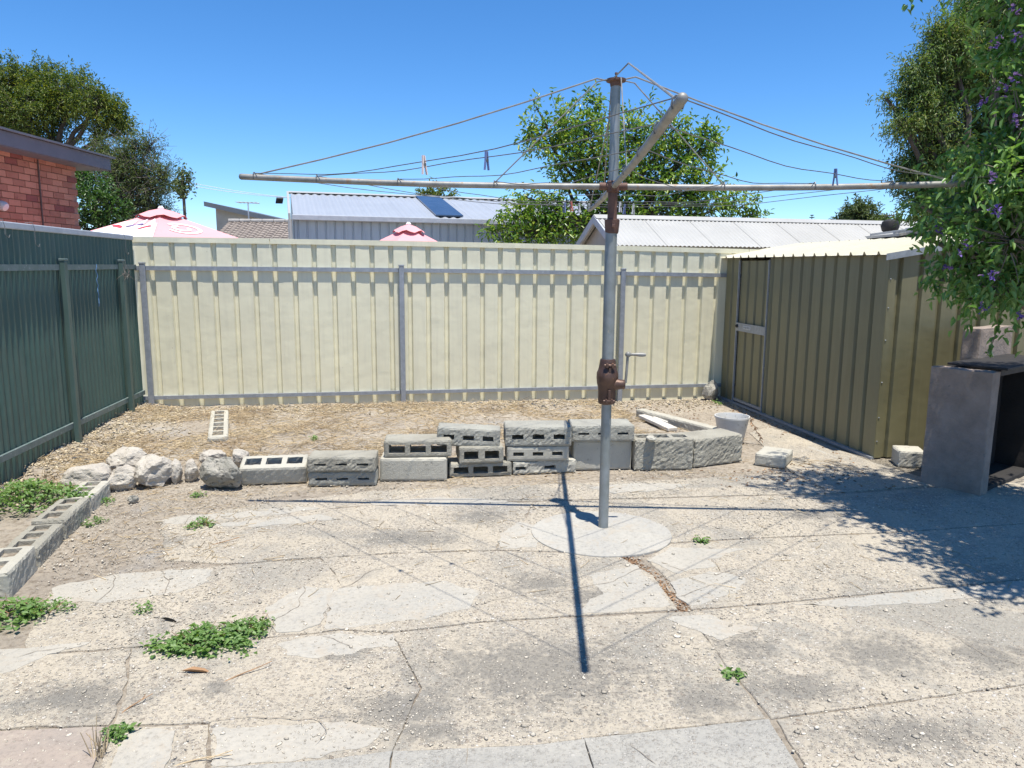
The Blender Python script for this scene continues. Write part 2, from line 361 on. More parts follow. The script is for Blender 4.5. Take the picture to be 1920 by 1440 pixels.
def twigs_mesh(name, A, B, ra, rb):
    n = len(A); T = unit(B - A); S = unit(np.cross(T, np.array([.3, .5, .8]))); U2 = np.cross(T, S)
    V = []
    for P, r in ((A, ra), ((A + B) / 2 + S * .04 * np.linalg.norm(B - A, axis=1)[:, None], (ra + rb) / 2), (B, rb)):
        for k in range(3):
            a = 2 * pi * k / 3; V.append(P + (S * cos(a) + U2 * sin(a)) * r)
    V = np.stack(V, 1).reshape(-1, 3); b = (np.arange(n) * 9)[:, None]; q = []
    for i in range(2):
        for k in range(3):
            k2 = (k + 1) % 3; q += [i * 3 + k, i * 3 + k2, i * 3 + 3 + k2, i * 3 + 3 + k]
    return mesh_np(name, V, 4, (b + np.array(q)).ravel())
def limb(mb, a, b, r0, r1, seed, wob=.12, seg=6):
    a, b = Vector(a), Vector(b); L = (b - a).length; pts = []
    for i in range(seg + 1):
        t = i / seg; o = noise.noise_vector(Vector((seed * 3.1, t * 2.3, seed))) * wob * L * sin(pi * t)
        pts.append(a.lerp(b, t) + o)
    mb.tube(pts, [r0 + (r1 - r0) * i / seg for i in range(seg + 1)], 7)
def tree(name, label, cat, base, fork, blobs, leafm, barkm, dens, per, L, W, tw=.25, droop=.3, r0=.12, seed=1, group=None, shell=.45, spread=.7, twr=.006, dead=0):
    rs = np.random.RandomState(seed); base = Vector(base); fork = Vector(fork)
    e = empty(name, base, label, cat, group)
    tb = MB(); limb(tb, base - Vector((0, 0, .05)), fork, r0, r0 * .75, seed)
    tb.build('trunk', barkm, e, True)
    bb = MB()
    for i, (c, r) in enumerate(blobs):
        limb(bb, fork, c, r0 * .55, r0 * .12, seed + i * 1.7, .16)
    bb.build('limbs', barkm, e, True)
    C, O, B = clusters(rs, blobs, dens, shell)
    n = len(C); S0 = B + (C - B) * .25 + rs.normal(size=(n, 3)) * .02
    link('twigs', twigs_mesh('twigs', S0, C, twr, twr * .5), barkm, e)
    if dead:
        k = dead; ci = rs.randint(0, n, k); A = C[ci] - O[ci] * tw; Bd = C[ci] + unit(O[ci] + rs.normal(size=(k, 3)) * .7) * tw * 1.6
        link('dead_twigs', twigs_mesh('dead_twigs', A, Bd, twr * .8, twr * .3), M['twig'], e)
    td = unit(O + rs.normal(size=(n, 3)) * spread + np.array([0, 0, .15 - droop]))
    t = rs.uniform(-.6, 1.0, (n, per)); P = C[:, None, :] + td[:, None, :] * (t * tw)[..., None] + rs.normal(size=(n, per, 3)) * tw * .16
    T = unit(td[:, None, :] * .8 + rs.normal(size=(n, per, 3)) * .75 + np.array([0, 0, -droop]))
    me = leaf_mesh('crown', P.reshape(-1, 3), T.reshape(-1, 3), rs, L, W)
    link('crown', me, leafm, e)
    return e

# ------------------------------------------------------------------ the ground sheet
def sstep(a, b, x):
    t = np.clip((x - a) / (b - a), 0, 1); return t * t * (3 - 2 * t)
LINE = [G(60, 930), G(200, 912), G(330, 902), G(445, 902), G(575, 903), G(710, 898), G(840, 892), G(960, 887), G(1075, 883), G(1185, 880), G(1300, 874), G(1390, 862)]
LX = np.array([p.x for p in LINE]); LY = np.array([p.y for p in LINE])
KA, KB = G(1206, 775, .05), G(1366, 816, .05)          # edging strip, far end and near end
EA, EB = G(212, 926), G(-40, 1150)                      # hollow block edging on the left
def hgt(x, y):
    x = np.asarray(x, float); y = np.asarray(y, float)
    yl = np.interp(x, LX, LY)
    bed = sstep(.10, .28, y - yl) * (1 - sstep(1.62, 1.78, x - np.clip((y - KB.y) / (KA.y - KB.y), 0, 1.6) * (KA.x - KB.x) - (KB.x - 1.66)))
    lh = .085 - .012 * (x + 3.5)
    ex = EB.x + (y - EB.y) * (EA.x - EB.x) / (EA.y - EB.y)
    left = sstep(.06, .2, ex - x) * sstep(2.2, 2.6, y) * (1 - sstep(EA.y - .1, EA.y + .3, y))
    h = np.maximum(bed * lh, left * .055)
    gf = sstep(-.25, .1, -3.2 - (y - 4.57) * .16 - x) * .05 * (y < 7.5)     # rubble heaped along the green fence
    inside = (x > -5) & (x < 6) & (y > 1) & (y < 9.5)
    lump = .010 * np.sin(x * 7.1 + 1.3 * np.sin(y * 5.3)) * np.sin(y * 6.3 + .8 * np.sin(x * 4.1))
    return np.where(inside, -.0045 + h + gf * (h > .01) + lump * (h > .01), -.012)
gx = np.concatenate([[-900, -200, -60, -20, -8], np.arange(-4.6, 4.6, .045), [8, 20, 60, 200, 900]])
gy = np.concatenate([[-900, -200, -50, -10, -2, 0, 1.2, 2.0], np.arange(2.5, 9.4, .045), [12, 20, 50, 150, 400, 1500]])
X, Y = np.meshgrid(gx, gy); Z = hgt(X, Y)
rsg = np.random.RandomState(5)
den = (np.abs(X) < 4.4) & (Y > 2.6) & (Y < 9.2)
Z = Z + den * (Z > .005) * rsg.normal(size=X.shape) * .0022
nx, ny = len(gx), len(gy)
ii = (np.arange(ny - 1)[:, None] * nx + np.arange(nx - 1)[None, :])[..., None] + np.array([0, 1, nx + 1, nx])
me = mesh_np('ground', np.stack([X, Y, Z], -1).reshape(-1, 3), 4, ii.ravel())
o = link('ground', me, M['soil'], None, True, base=False); tag(o, kind='structure', label='dry sandy soil of the yard and beyond')
def gz(x, y): return float(hgt(x, y))

# ------------------------------------------------------------------ patio slabs, cracked, with remnants of grey topping
random.seed(4)
def rough_poly(pts, step, amp, fr, inset=0.0, seed=0):
    """densify a ground polygon and fray its edges"""
    out = []; n = len(pts)
    ar = sum(pts[i].x * pts[(i + 1) % n].y - pts[(i + 1) % n].x * pts[i].y for i in range(n))
    if ar < 0: pts = pts[::-1]
    for i in range(n):
        a, b = pts[i], pts[(i + 1) % n]; L = (b - a).length; k = max(1, int(L / step)); d = (b - a).normalized(); nr = Vector((-d.y, d.x, 0))
        for j in range(k):
            p = a.lerp(b, j / k)
            q = noise.noise(Vector((p.x * fr, p.y * fr, seed))) + .5 * noise.noise(Vector((p.x * fr * 3.1, p.y * fr * 3.1, seed + 7)))
            out.append(Vector((p.x, p.y, 0)) + nr * (inset + amp * q))
    return out
def slab(name, pts, z0, thick, mat_, parent, tilt=(0, 0), smooth=False):
    n = len(pts); cx = sum(p.x for p in pts) / n; cy = sum(p.y for p in pts) / n
    bm = bmesh.new()
    top = [bm.verts.new((p.x, p.y, z0 + tilt[0] * (p.x - cx) + tilt[1] * (p.y - cy))) for p in pts]
    sh = .006
    rim = [bm.verts.new((p.x * 1 + (p.x - cx) * sh / 2, p.y + (p.y - cy) * sh / 2, z0 - .004 + tilt[0] * (p.x - cx) + tilt[1] * (p.y - cy))) for p in pts]
    bot = [bm.verts.new((p.x, p.y, z0 - thick)) for p in pts]
    bm.faces.new(top)
    for A, B in ((top, rim), (rim, bot)):
        for i in range(n):
            j = (i + 1) % n; bm.faces.new((B[i], B[j], A[j], A[i]))
    bmesh.ops.triangulate(bm, faces=[f for f in bm.faces if len(f.verts) > 4])
    me_ = bpy.data.meshes.new(name); bm.to_mesh(me_); bm.free()
    return link(name, me_, mat_, parent)
patio = empty('patio', (0, 3.5, 0)); tag(patio, label='old cracked concrete patio of cream and grey slabs', kind='structure')
SL = [
 ('p', [(-60, 1374), (205, 1363), (160, 1480), (-60, 1490)], 'patio_pink'),
 ('p', [(213, 1364), (391, 1357), (386, 1500), (165, 1500)], 'patio'),
 ('p', [(395, 1446), (620, 1429), (735, 1413), (722, 1540), (390, 1540)], 'patio_grey'),
 ('p', [(735, 1413), (1000, 1401), (1095, 1389), (1140, 1540), (722, 1540)], 'patio_grey'),
 ('p', [(1095, 1389), (1440, 1351), (1560, 1540), (1140, 1540)], 'patio_grey'),
 ('p', [(1456, 1350), (1920, 1286), (2150, 1255), (2150, 1540), (1570, 1540)], 'patio'),
 ('p', [(-140, 1243), (245, 1216), (235, 1300), (208, 1360), (-140, 1374)], 'patio'),
 ('p', [(245, 1216), (500, 1197), (560, 1192), (640, 1182), (735, 1188), (790, 1290), (735, 1411), (620, 1427), (395, 1442), (392, 1356), (212, 1361), (235, 1300)], 'patio'),
 ('p', [(735, 1188), (900, 1168), (1100, 1157), (1290, 1147), (1360, 1245), (1438, 1348), (1095, 1386), (1000, 1399), (735, 1411), (790, 1290)], 'patio'),
 ('p', [(1290, 1147), (1500, 1128), (1920, 1088), (2150, 1066), (2150, 1252), (1920, 1284), (1448, 1347), (1360, 1245)], 'patio'),
 ('p', [(70, 1140), (110, 1098), (245, 1075), (430, 1060), (600, 1046), (628, 1075), (640, 1105), (620, 1150), (604, 1185), (500, 1195), (245, 1214), (40, 1228)], 'patio'),
 ('p', [(600, 1046), (760, 1038), (933, 1033), (1155, 1040), (1225, 1080), (1272, 1144), (1100, 1154), (900, 1166), (735, 1186), (640, 1180), (604, 1185), (620, 1150), (640, 1105), (628, 1075)], 'patio'),
 ('p', [(1212, 1048), (1256, 1021), (1400, 1011), (1650, 1001), (1920, 983), (2150, 968), (2150, 1064), (1920, 1086), (1500, 1126), (1298, 1143), (1262, 1095)], 'patio'),
 ('p', [(300, 980), (430, 967), (690, 949), (1000, 941), (985, 975), (940, 1000), (933, 1031), (760, 1037), (600, 1045), (430, 1058), (310, 1052)], 'patio'),
 ('p', [(1000, 941), (1380, 931), (1560, 927), (1605, 962), (1650, 999), (1400, 1009), (1256, 1018), (1155, 1037), (933, 1031), (940, 1000), (985, 975)], 'patio'),
 ('p', [(1560, 927), (1920, 903), (2150, 892), (2150, 966), (1920, 981), (1650, 999), (1605, 962)], 'patio'),
 ('p', [(470, 946), (700, 920), (960, 910), (1000, 939), (690, 947), (320, 977)], 'patio'),
 ('p', [(960, 910), (1200, 902), (1480, 888), (1560, 925), (1380, 929), (1000, 939)], 'patio'),
 ('p', [(1405, 812), (1440, 800), (1560, 838), (1640, 868), (1760, 905), (1920, 898), (1560, 924), (1482, 884)], 'patio'),
]
for i, (_, pts, mk) in enumerate(SL):
    P = rough_poly([G(x, y) for x, y in pts], .035, .006 if mk != 'patio_grey' else .003, 14, .0032, i) if i not in (6, 10, 13, 16) else rough_poly([G(x, y) for x, y in pts], .03, .022, 7, .004, i)
    up = .010 if mk == 'patio_grey' else (.004 if mk == 'patio_pink' else 0)
    slab('slab', P, up + random.uniform(-.0012, .0025), .09, M[mk], patio, (random.uniform(-.0008, .0008), random.uniform(-.0008, .0008)))
SKIM = [
 [(100, 1103), (215, 1078), (310, 1070), (402, 1068), (392, 1092), (330, 1112), (215, 1128), (90, 1132)],
 [(290, 978), (345, 968), (430, 962), (560, 950), (600, 953), (520, 966), (420, 975), (330, 985)],
 [(400, 985), (520, 972), (600, 965), (640, 974), (560, 980), (470, 990)],
 [(690, 941), (820, 934), (900, 936), (1000, 946), (900, 949), (700, 948)],
 [(612, 1122), (640, 1105), (700, 1098), (830, 1090), (900, 1110), (880, 1140), (800, 1160), (700, 1176), (612, 1178)],
 [(500, 1140), (570, 1100), (625, 1105), (600, 1170), (560, 1185), (520, 1184)],
 [(520, 1208), (610, 1192), (735, 1190), (738, 1212), (690, 1220), (600, 1235), (540, 1228)],
 [(938, 1002), (975, 978), (1010, 990), (1005, 1028), (935, 1029)],
 [(1215, 1052), (1260, 1028), (1395, 1030), (1330, 1050), (1340, 1062), (1270, 1075)],
 [(1256, 1092), (1330, 1072), (1402, 1085), (1380, 1110), (1300, 1138), (1272, 1120)],
 [(1105, 1080), (1190, 1060), (1235, 1100), (1256, 1135), (1150, 1150), (1080, 1150), (1130, 1115)],
 [(228, 1376), (330, 1368), (318, 1420), (300, 1475), (200, 1475)],
 [(400, 1366), (520, 1362), (640, 1350), (720, 1368), (690, 1400), (600, 1420), (402, 1436)],
 [(-40, 1222), (60, 1215), (170, 1205), (90, 1228), (20, 1262), (-40, 1265)],
 [(1100, 900 + 15), (1180, 906), (1300, 908), (1260, 918), (1150, 926)],
 [(1470, 842), (1520, 838), (1615, 876), (1580, 884), (1500, 870)],
 [(1490, 1134), (1640, 1118), (1900, 1094), (2000, 1090), (1960, 1118), (1800, 1124), (1640, 1138)],
 [(1260, 1160), (1330, 1155), (1420, 1180), (1350, 1200), (1290, 1180)],
]
for i, pts in enumerate(SKIM):
    P = rough_poly([G(x, y) for x, y in pts], .012, .026, 8, 0, i * 3 + 1)
    slab('topping_patch', P, .0025 + .0005 * (i % 3), .012, M['skim'], patio)
fc = G(1127, 1000)
P = [Vector((fc.x + .395 * cos(a) * (1 + .02 * noise.noise(Vector((cos(a) * 2, sin(a) * 2, 4)))), fc.y + .36 * sin(a) * (1 + .03 * noise.noise(Vector((cos(a) * 2, sin(a) * 2, 9)))), 0)) for a in np.linspace(0, 2 * pi, 90, endpoint=False)]
slab('round_footing', P, .008, .08, M['footing'], patio)

M['crack'] = mat('crack_dirt', (.19, .155, .12), (.28, .235, .18), 20, .95, 0, .4, 60)
CR = [[(212, 1078), (216, 1098), (205, 1112), (180, 1130)], [(300, 1070), (318, 1090), (310, 1112)], [(640, 1105), (668, 1090), (700, 1070), (760, 1058)], [(500, 968), (520, 958), (560, 951)],
      [(600, 1192), (640, 1205), (662, 1219)], [(1250, 1060), (1290, 1075), (1340, 1080), (1400, 1062)], [(880, 1140), (960, 1120), (1060, 1110), (1150, 1090), (1215, 1062)], [(1130, 918), (1250, 930), (1330, 915)],
      [(1720, 1160), (1800, 1200), (1850, 1232), (1920, 1250)], [(1090, 930), (1010, 925), (940, 948), (850, 944)], [(570, 1100), (560, 1140), (520, 1160), (505, 1192)], [(1270, 1120), (1330, 1100), (1382, 1090)],
      [(393, 1356), (470, 1345), (560, 1352), (640, 1345)], [(590, 1400), (610, 1378), (600, 1352)], [(345, 985), (360, 968), (380, 962)], [(1180, 1400), (1230, 1440)], [(880, 1406), (872, 1440)], [(30, 1235), (70, 1222), (120, 1218)]]
for i, cr in enumerate(CR):
    pts = [G(x, y) for x, y in cr]; fine = []
    for a, b in zip(pts[:-1], pts[1:]):
        k = max(2, int((b - a).length / .02)); fine += [a.lerp(b, j / k) for j in range(k)]
    fine.append(pts[-1]); mb = MB(); n_ = len(fine); up = .0125 if cr[0][1] >= 1400 else .0058
    for j, p in enumerate(fine):
        d = (fine[min(j + 1, n_ - 1)] - fine[max(j - 1, 0)]).normalized(); q = Vector((-d.y, d.x, 0)); p = p + q * .018 * noise.noise(Vector((p.x * 14, p.y * 14, i)))
        wd = (.0007 + .0019 * abs(noise.noise(Vector((p.x * 21, p.y * 21, i + 5))))) * (1 if 0 < j < n_ - 1 else .2); mb.v += [tuple(p + q * wd + Vector((0, 0, up))), tuple(p - q * wd + Vector((0, 0, up)))]
    mb.f += [(2 * j, 2 * j + 1, 2 * j + 3, 2 * j + 2) for j in range(n_ - 1)]
    mb.build('dirt_filled_crack', M['crack'], patio)

# ------------------------------------------------------------------ ribbed and corrugated steel sheets
def sheet(name, O, d, nrm, offs, z0, z1, mat_, parent, thick=.0012):
    """offs = [(s, depth)] along d; depth along nrm; z0,z1 functions of s"""
    mb = MB(); O = Vector(O); d = Vector(d); nrm = Vector(nrm); k = len(offs)
    for t in (0, thick):
        for s_, dp in offs: mb.v.append(tuple(O + d * s_ + nrm * (dp + t) + Vector((0, 0, z0(s_)))))
        for s_, dp in offs: mb.v.append(tuple(O + d * s_ + nrm * (dp + t) + Vector((0, 0, z1(s_)))))
    for i in range(k - 1):
        mb.f.append((i, i + 1, k + i + 1, k + i)); b = 2 * k
        mb.f.append((b + i, b + k + i, b + k + i + 1, b + i + 1))
        mb.f.append((k + i, k + i + 1, b + k + i + 1, b + k + i))
        mb.f.append((i, b + i, b + i + 1, i + 1))
    for i in (0, k - 1): mb.f.append((i, k + i, 2 * k + k + i, 2 * k + i))
    return mb.build(name, mat_, parent)
def rib_offs(s0, s1, pitch, wv, slope, depth):
    """flat pans at 0 with recessed valleys of width wv, one per pitch"""
    out = [(s0, 0)]; k = math.ceil((s0 - pitch * .5) / pitch)
    while True:
        c = k * pitch + pitch * .5
        if c - wv / 2 - slope > s1: break
        for ds, dp in ((-wv / 2 - slope, 0), (-wv / 2, depth), (wv / 2, depth), (wv / 2 + slope, 0)):
            if s0 < c + ds < s1: out.append((c + ds, dp))
        k += 1
    out.append((s1, 0)); return out
def wave_offs(s0, s1, pitch, depth, n=8):
    k = int((s1 - s0) / pitch * n); return [(s0 + (s1 - s0) * i / k, depth * .5 * (1 - cos(2 * pi * (s0 + (s1 - s0) * i / k) / pitch))) for i in range(k + 1)]

# back fence
FA, FB = Vector((-3.80, 7.30, 0)), Vector((2.29, 8.55, 0))
fd = (FB - FA).normalized(); fn = Vector((-fd.y, fd.x, 0)); FLen = 9.9
bf = empty('back_fence', FA + fd * 3, 'cream ribbed steel fence across the back of the yard', 'fence')
zt = lambda s: 1.748 - .007 * s + .012 * sin(s * .5)
zb = lambda s: .0 - .012 * s + .03
s_ = -.02; PITCH = .192; k = 0
while s_ < FLen:
    e_ = min(s_ + PITCH * 4, FLen)
    sheet('sheet', FA + fn * (.0015 * (k % 2)), fd, fn, rib_offs(s_, e_ + .004, PITCH, .028, .014, .03), zb, lambda s: zt(s) - .02, M['cream'], bf)
    s_ = e_; k += 1
cuts = [-.02, 1.4, 5.0, 6.62, FLen]
for a, b in zip(cuts[:-1], cuts[1:]):
    mb = MB(); n_ = 10
    for i in range(n_):
        sa, sb = a + (b - a) * i / n_, a + (b - a) * (i + 1) / n_
        A = FA + fd * (sa + (.003 if i == 0 else 0)) + fn * .020; B = FA + fd * (sb - (.003 if i == n_ - 1 else 0)) + fn * .020
        A.z = zt(sa) - .021; B.z = zt(sb) - .021
        mb._bar(A, B, fn, Vector((0, 0, 1)), .056, .052)
    mb.build('capping', M['cream'], bf)
posts_s = [(D(270, 495, 7.37) - FA).dot(fd), (D(751, 500, 7.95) - FA).dot(fd), (D(1168, 505, 8.3) - FA).dot(fd), 7.9]
for (h, m_, hh) in ((lambda s: zt(s) - .295, 'galv', .042), (lambda s: .175 - .004 * s, 'galv', .036)):
    mb = MB(); ss = [.02 + (9.7) * i / 8 for i in range(9)]
    for a, b in zip(ss[:-1], ss[1:]):
        A = FA + fd * a - fn * .0125; B = FA + fd * (b - .0) - fn * .0125; A.z = h(a); B.z = h(b)
        mb._bar(A, B, fn, Vector((0, 0, 1)), .024, hh)
    mb.build('rail', M[m_], bf)
for s_ in posts_s:
    p = FA + fd * s_ - fn * .043; mb = MB(); top = zt(s_) - .255
    mb.box((p.x, p.y, (top - .1) / 2), (.052, .034, top + .1), fd, fn)
    po = mb.build('post', M['galv'], bf, bevel=.004)
    MB().box((p.x, p.y, top + .009), (.058, .040, .016), fd, fn).build('post_cap', M['galv'], po, bevel=.003)

# green side fence
GA = Vector((-3.66, 7.30, 0)); GB = Vector((-3.247, 4.573, 0)); gd = (GB - GA).normalized(); gn = Vector((gd.y, -gd.x, 0))
if gn.x > 0: gn = -gn                                   # away from the yard
GL = 6.6
gfz = empty('side_fence', GA + gd * 2, 'dark green corrugated steel fence along the left side', 'fence')
gt = lambda s: 1.757
gb = lambda s: .03
s_ = 0.0; k = 0
while s_ < GL:
    e_ = min(s_ + .762, GL)
    sheet('sheet', GA + gn * (.0015 * (k % 2)), gd, gn, wave_offs(s_, e_ + .01, .0762, .017), gb, lambda s: gt(s) - .02, M['green'], gfz)
    s_ = e_; k += 1
for a, b in ((0, 2.6), (2.606, GL)):
    A = GA + gd * a + gn * .014; B = GA + gd * b + gn * .014; A.z = B.z = gt(0) - .018
    mb = MB(); mb._bar(A, B, gn, Vector((0, 0, 1)), .050, .045); mb.build('capping', M['capgrey'], gfz, bevel=.006)
for z_, m_ in ((gt(0) - .292, 'green_rail'), (.31, 'green_rail')):
    A = GA + gd * .0 - gn * .0105; B = GA + gd * GL - gn * .0105; A.z = z_ - (.075 if z_ < 1 else 0); B.z = z_
    mb = MB(); mb._bar(A, B, gn, Vector((0, 0, 1)), .020, .042); mb.build('rail', M[m_], gfz)
def sg(p): return (p - GA).dot(gd)
for s_ in (sg(G(241, 785, .06)) , sg(G(140, 843, .06)), sg(G(140, 843, .06)) + 2.35):
    p = GA + gd * s_ - gn * .040; top = gt(0) - .245
    po = MB().box((p.x, p.y, (top - .1) / 2), (.056, .036, top + .1), gd, gn).build('post', M['green_post'], gfz, bevel=.004)
    MB().box((p.x, p.y, top + .010), (.064, .044, .018), gd, gn).build('post_cap', M['green_rail'], po, bevel=.004)
# wire hooks on the capping and a blue string
for i, px in enumerate((35, 92, 196)):
    s_ = sg(D(px, 425, 7.0 if px > 150 else (5.3 if px > 60 else 4.9))); p = GA + gd * s_ - gn * .02; z_ = gt(0)
    L_ = (.05, .10, .13)[i]
    mb = MB(); mb.tube([p + gn * .05 + Vector((0, 0, z_ - .03)), p + gn * .045 + Vector((0, 0, z_ + .014)), p + Vector((0, 0, z_ + .016)), p - gn * .012 + Vector((0, 0, z_ - .03)),
                        p - gn * .014 + gd * .01 + Vector((0, 0, z_ - .03 - L_)), p - gn * .02 - gd * .02 + Vector((0, 0, z_ - .05 - L_)), p - gn * .022 - gd * .035 + Vector((0, 0, z_ - .03 - L_))], .0022, 5)
    mb.build('wire_hook', M['wire'], None, False, ['bent wire hook over the green fence capping nearest the left frame edge', 'bent wire hook on the green fence capping, middle of three', 'twisted wire hook on the green fence capping nearest the corner'][i], 'hook', 'wire hooks on the green fence')
p = GA + gd * sg(G(241, 785, .06)) * 2.2 - gn * .024; z_ = gt(0) - .27
MB().tube([p + Vector((.004 * sin(i * 2.1), .006 * cos(i * 1.7), z_ - .025 * i)) for i in range(15)], .0028, 5).build('string', M['blue_string'], None, False, 'frayed blue string hanging from the green fence rail', 'string')
# dead weed caught behind the corner post of the green fence
rs = np.random.RandomState(3); p = GA + gd * (sg(G(241, 785, .06)) + .03) - gn * .09; A = np.repeat(np.array([[p.x, p.y, 1.40]]), 26, 0) + rs.normal(size=(26, 3)) * .012
link('dry_vine', twigs_mesh('dry_vine', A, A + rs.normal(size=(26, 3)) * np.array([.03, .04, .06]), .002, .001), M['twig'])
tag(bpy.data.objects['dry_vine'], 'small tuft of dry vine caught on the green corner post', 'vine')

# ------------------------------------------------------------------ garden shed on the right
SA, SB = Vector((2.405, 8.66, 0)), Vector((2.872, 5.759, 0))
s_d = (SB - SA).normalized(); s_n = Vector((-s_d.y, s_d.x, 0))
if s_n.x < 0: s_n = -s_n                                # into the shed
SLn = (SB - SA).length; SW = 1.9
shed = empty('garden_shed', (SA + SB) / 2 + s_n * .9, 'olive green steel garden shed with cream roof on the right', 'shed')
WH = 1.600
dz0, dz1 = .43, 1.10                                     # door along the wall, measured from the far end
def wall_run(O, d, nrm, a, b, z0, z1, parent, m_='olive', pitch=.178):
    s_ = a
    while s_ < b - .02:
        e_ = min(s_ + pitch * 4, b); e_ = b if b - e_ < .08 else e_
        sheet('wall_sheet', O, d, nrm, rib_offs(s_, e_ + .003, pitch, .022, .014, .026), z0, z1, M[m_], parent); s_ = e_
c0 = lambda s: .015
wall_run(SA, s_d, s_n, 0, dz0, c0, lambda s: WH, shed)
wall_run(SA, s_d, s_n, dz1, SLn - .03, c0, lambda s: WH, shed)
wall_run(SA + s_d * 0, s_n, -s_d * -1, .0, SW, c0, lambda s: WH + .15 * (1 - abs(s - SW / 2) / (SW / 2)), shed)
wall_run(SB - s_d * .0, s_n, -s_d, .03, SW, c0, lambda s: WH - .02 + .15 * (1 - abs(s - SW / 2) / (SW / 2)), shed)
wall_run(SA + s_n * SW, s_d, -s_n, 0, SLn, c0, lambda s: WH, shed)
# corner flashing with screws
cf = MB(); cf.box((SB + s_n * .02 - s_d * -.001).to_tuple()[:2] + (WH / 2 + .0,), (.045, .004, WH - .03), s_n, s_d)
cf.box((SB - s_d * .022 - s_n * .003).to_tuple()[:2] + (WH / 2 + .0,), (.045, .004, WH - .03), s_d, s_n)
cfo = cf.build('corner_flashing', M['olive'], shed)
for z_ in (.15, .34, .62, .95, 1.2, 1.42):
    p = SB + s_n * .012 + s_d * .003
    MB().lathe((p.x, p.y, z_), [(.005, 0), (.005, .004), (.002, .006)], 8, s_d).build('screw', M['galv'], cfo)
# door: sheet, frame stiles, lock rail with label, lock
door = empty('door', SA + s_d * (dz0 + dz1) / 2); door.location = Vector(door.location) - wloc(shed); door.parent = shed
sheet('door_sheet', SA + s_n * .012, s_d, s_n, rib_offs(dz0 + .02, dz1 - .02, .178, .022, .014, .026), lambda s: .05, lambda s: WH - .03, M['olive'], door)
for a in (dz0 + .006, dz1 - .006):
    p = SA + s_d * a - s_n * .004; MB().box((p.x, p.y, (WH) / 2), (.013, .020, WH - .05), s_d, s_n).build('stile', M['galv'], door)
p = SA + s_d * (dz0 + dz1) / 2 - s_n * .008
MB().box((p.x, p.y, .858), (dz1 - dz0 - .03, .014, .088), s_d, s_n).build('lock_rail', M['galv'], door)
for z_ in (.05,): MB().box((p.x + s_n.x * .010, p.y + s_n.y * .010, z_), (dz1 - dz0 - .04, .016, .028), s_d, s_n).build('end_rail', M['galv'], door)
p2 = SA + s_d * (dz0 + .27) - s_n * .0165
lp = MB().box((p2.x, p2.y, .862), (.16, .003, .036), s_d, s_n).build('maker_label', M['sticker'], door)
for q in range(4):       # raised strokes of the embossed, unreadable label
    a = SA + s_d * (dz0 + .215 + q * .037) - s_n * .0190
    MB().lathe((a.x, a.y, .862), [(.014, 0), (.014, .001), (.009, .0015), (.009, .0003)], 12, -s_n).build('emboss_mark', M['galv'], lp)
p2 = SA + s_d * (dz0 + .05) - s_n * .017
MB().lathe((p2.x, p2.y, .866), [(.018, 0), (.018, .012), (.010, .02)], 14, -s_n).build('lock', M['dark'], door)
# roof: two pitches of ribbed sheet, end flashing
rd = .15 / (SW / 2)
def roof_half(side):
    O = SA + s_d * -.06 + (Vector((0, 0, 0)) if side == 0 else s_n * SW)
    run = s_n if side == 0 else -s_n
    up = Vector((run.x, run.y, rd)).normalized(); nn = up.cross(s_d); nn = nn if nn.z > 0 else -nn
    a = 0.0
    while a < SLn + .08:
        e_ = min(a + .712, SLn + .09); mb = MB(); offs = []
        of = rib_offs(a, e_ + .002, .178, .030, .018, .0); of = [(q, 0) for q, _ in of]
        kk = rib_offs(a, e_ + .002, .178, .012, .016, .026)
        for q, dp in kk:
            b0 = O + s_d * q - up * .06 + nn * dp; b1 = O + s_d * q + up * (SW / 2 / up.dot(run) + .0) + nn * dp
            z_ = WH + .012
            mb.v.append((b0.x, b0.y, b0.z + z_)); mb.v.append((b1.x, b1.y, b1.z + z_))
        for i in range(len(kk) - 1): mb.f.append((2 * i, 2 * i + 2, 2 * i + 3, 2 * i + 1))
        b = len(mb.v); mb.v += [(x, y, z - .002) for x, y, z in mb.v[:b]]
        for i in range(len(kk) - 1): mb.f.append((b + 2 * i, b + 2 * i + 1, b + 2 * i + 3, b + 2 * i + 2)); mb.f.append((2 * i, b + 2 * i, b + 2 * i + 2, 2 * i + 2))
        mb.build('roof_sheet', M['cream_roof'], shed); a = e_
roof_half(0); roof_half(1)
for e_, sgn in ((SB + s_d * .035, 1), (SA - s_d * .065, -1)):
    for side in (0, 1):
        A = e_ + (s_n * -.06 if side == 0 else s_n * (SW + .06)); B = e_ + s_n * SW / 2
        A = A + Vector((0, 0, WH - .015 - .0)); B = B + Vector((0, 0, WH + .15 + .002))
        MB()._bar(A, B, s_d, Vector((0, 0, 1)), .004, .05).build('barge_flashing', M['galv'], shed)
MB()._bar(SA + s_d * -.02 - s_n * .012 + Vector((0, 0, .012)), SB - s_n * .012 + Vector((0, 0, .012)), s_n, Vector((0, 0, 1)), .035, .022).build('bottom_rail', M['galv'], shed)

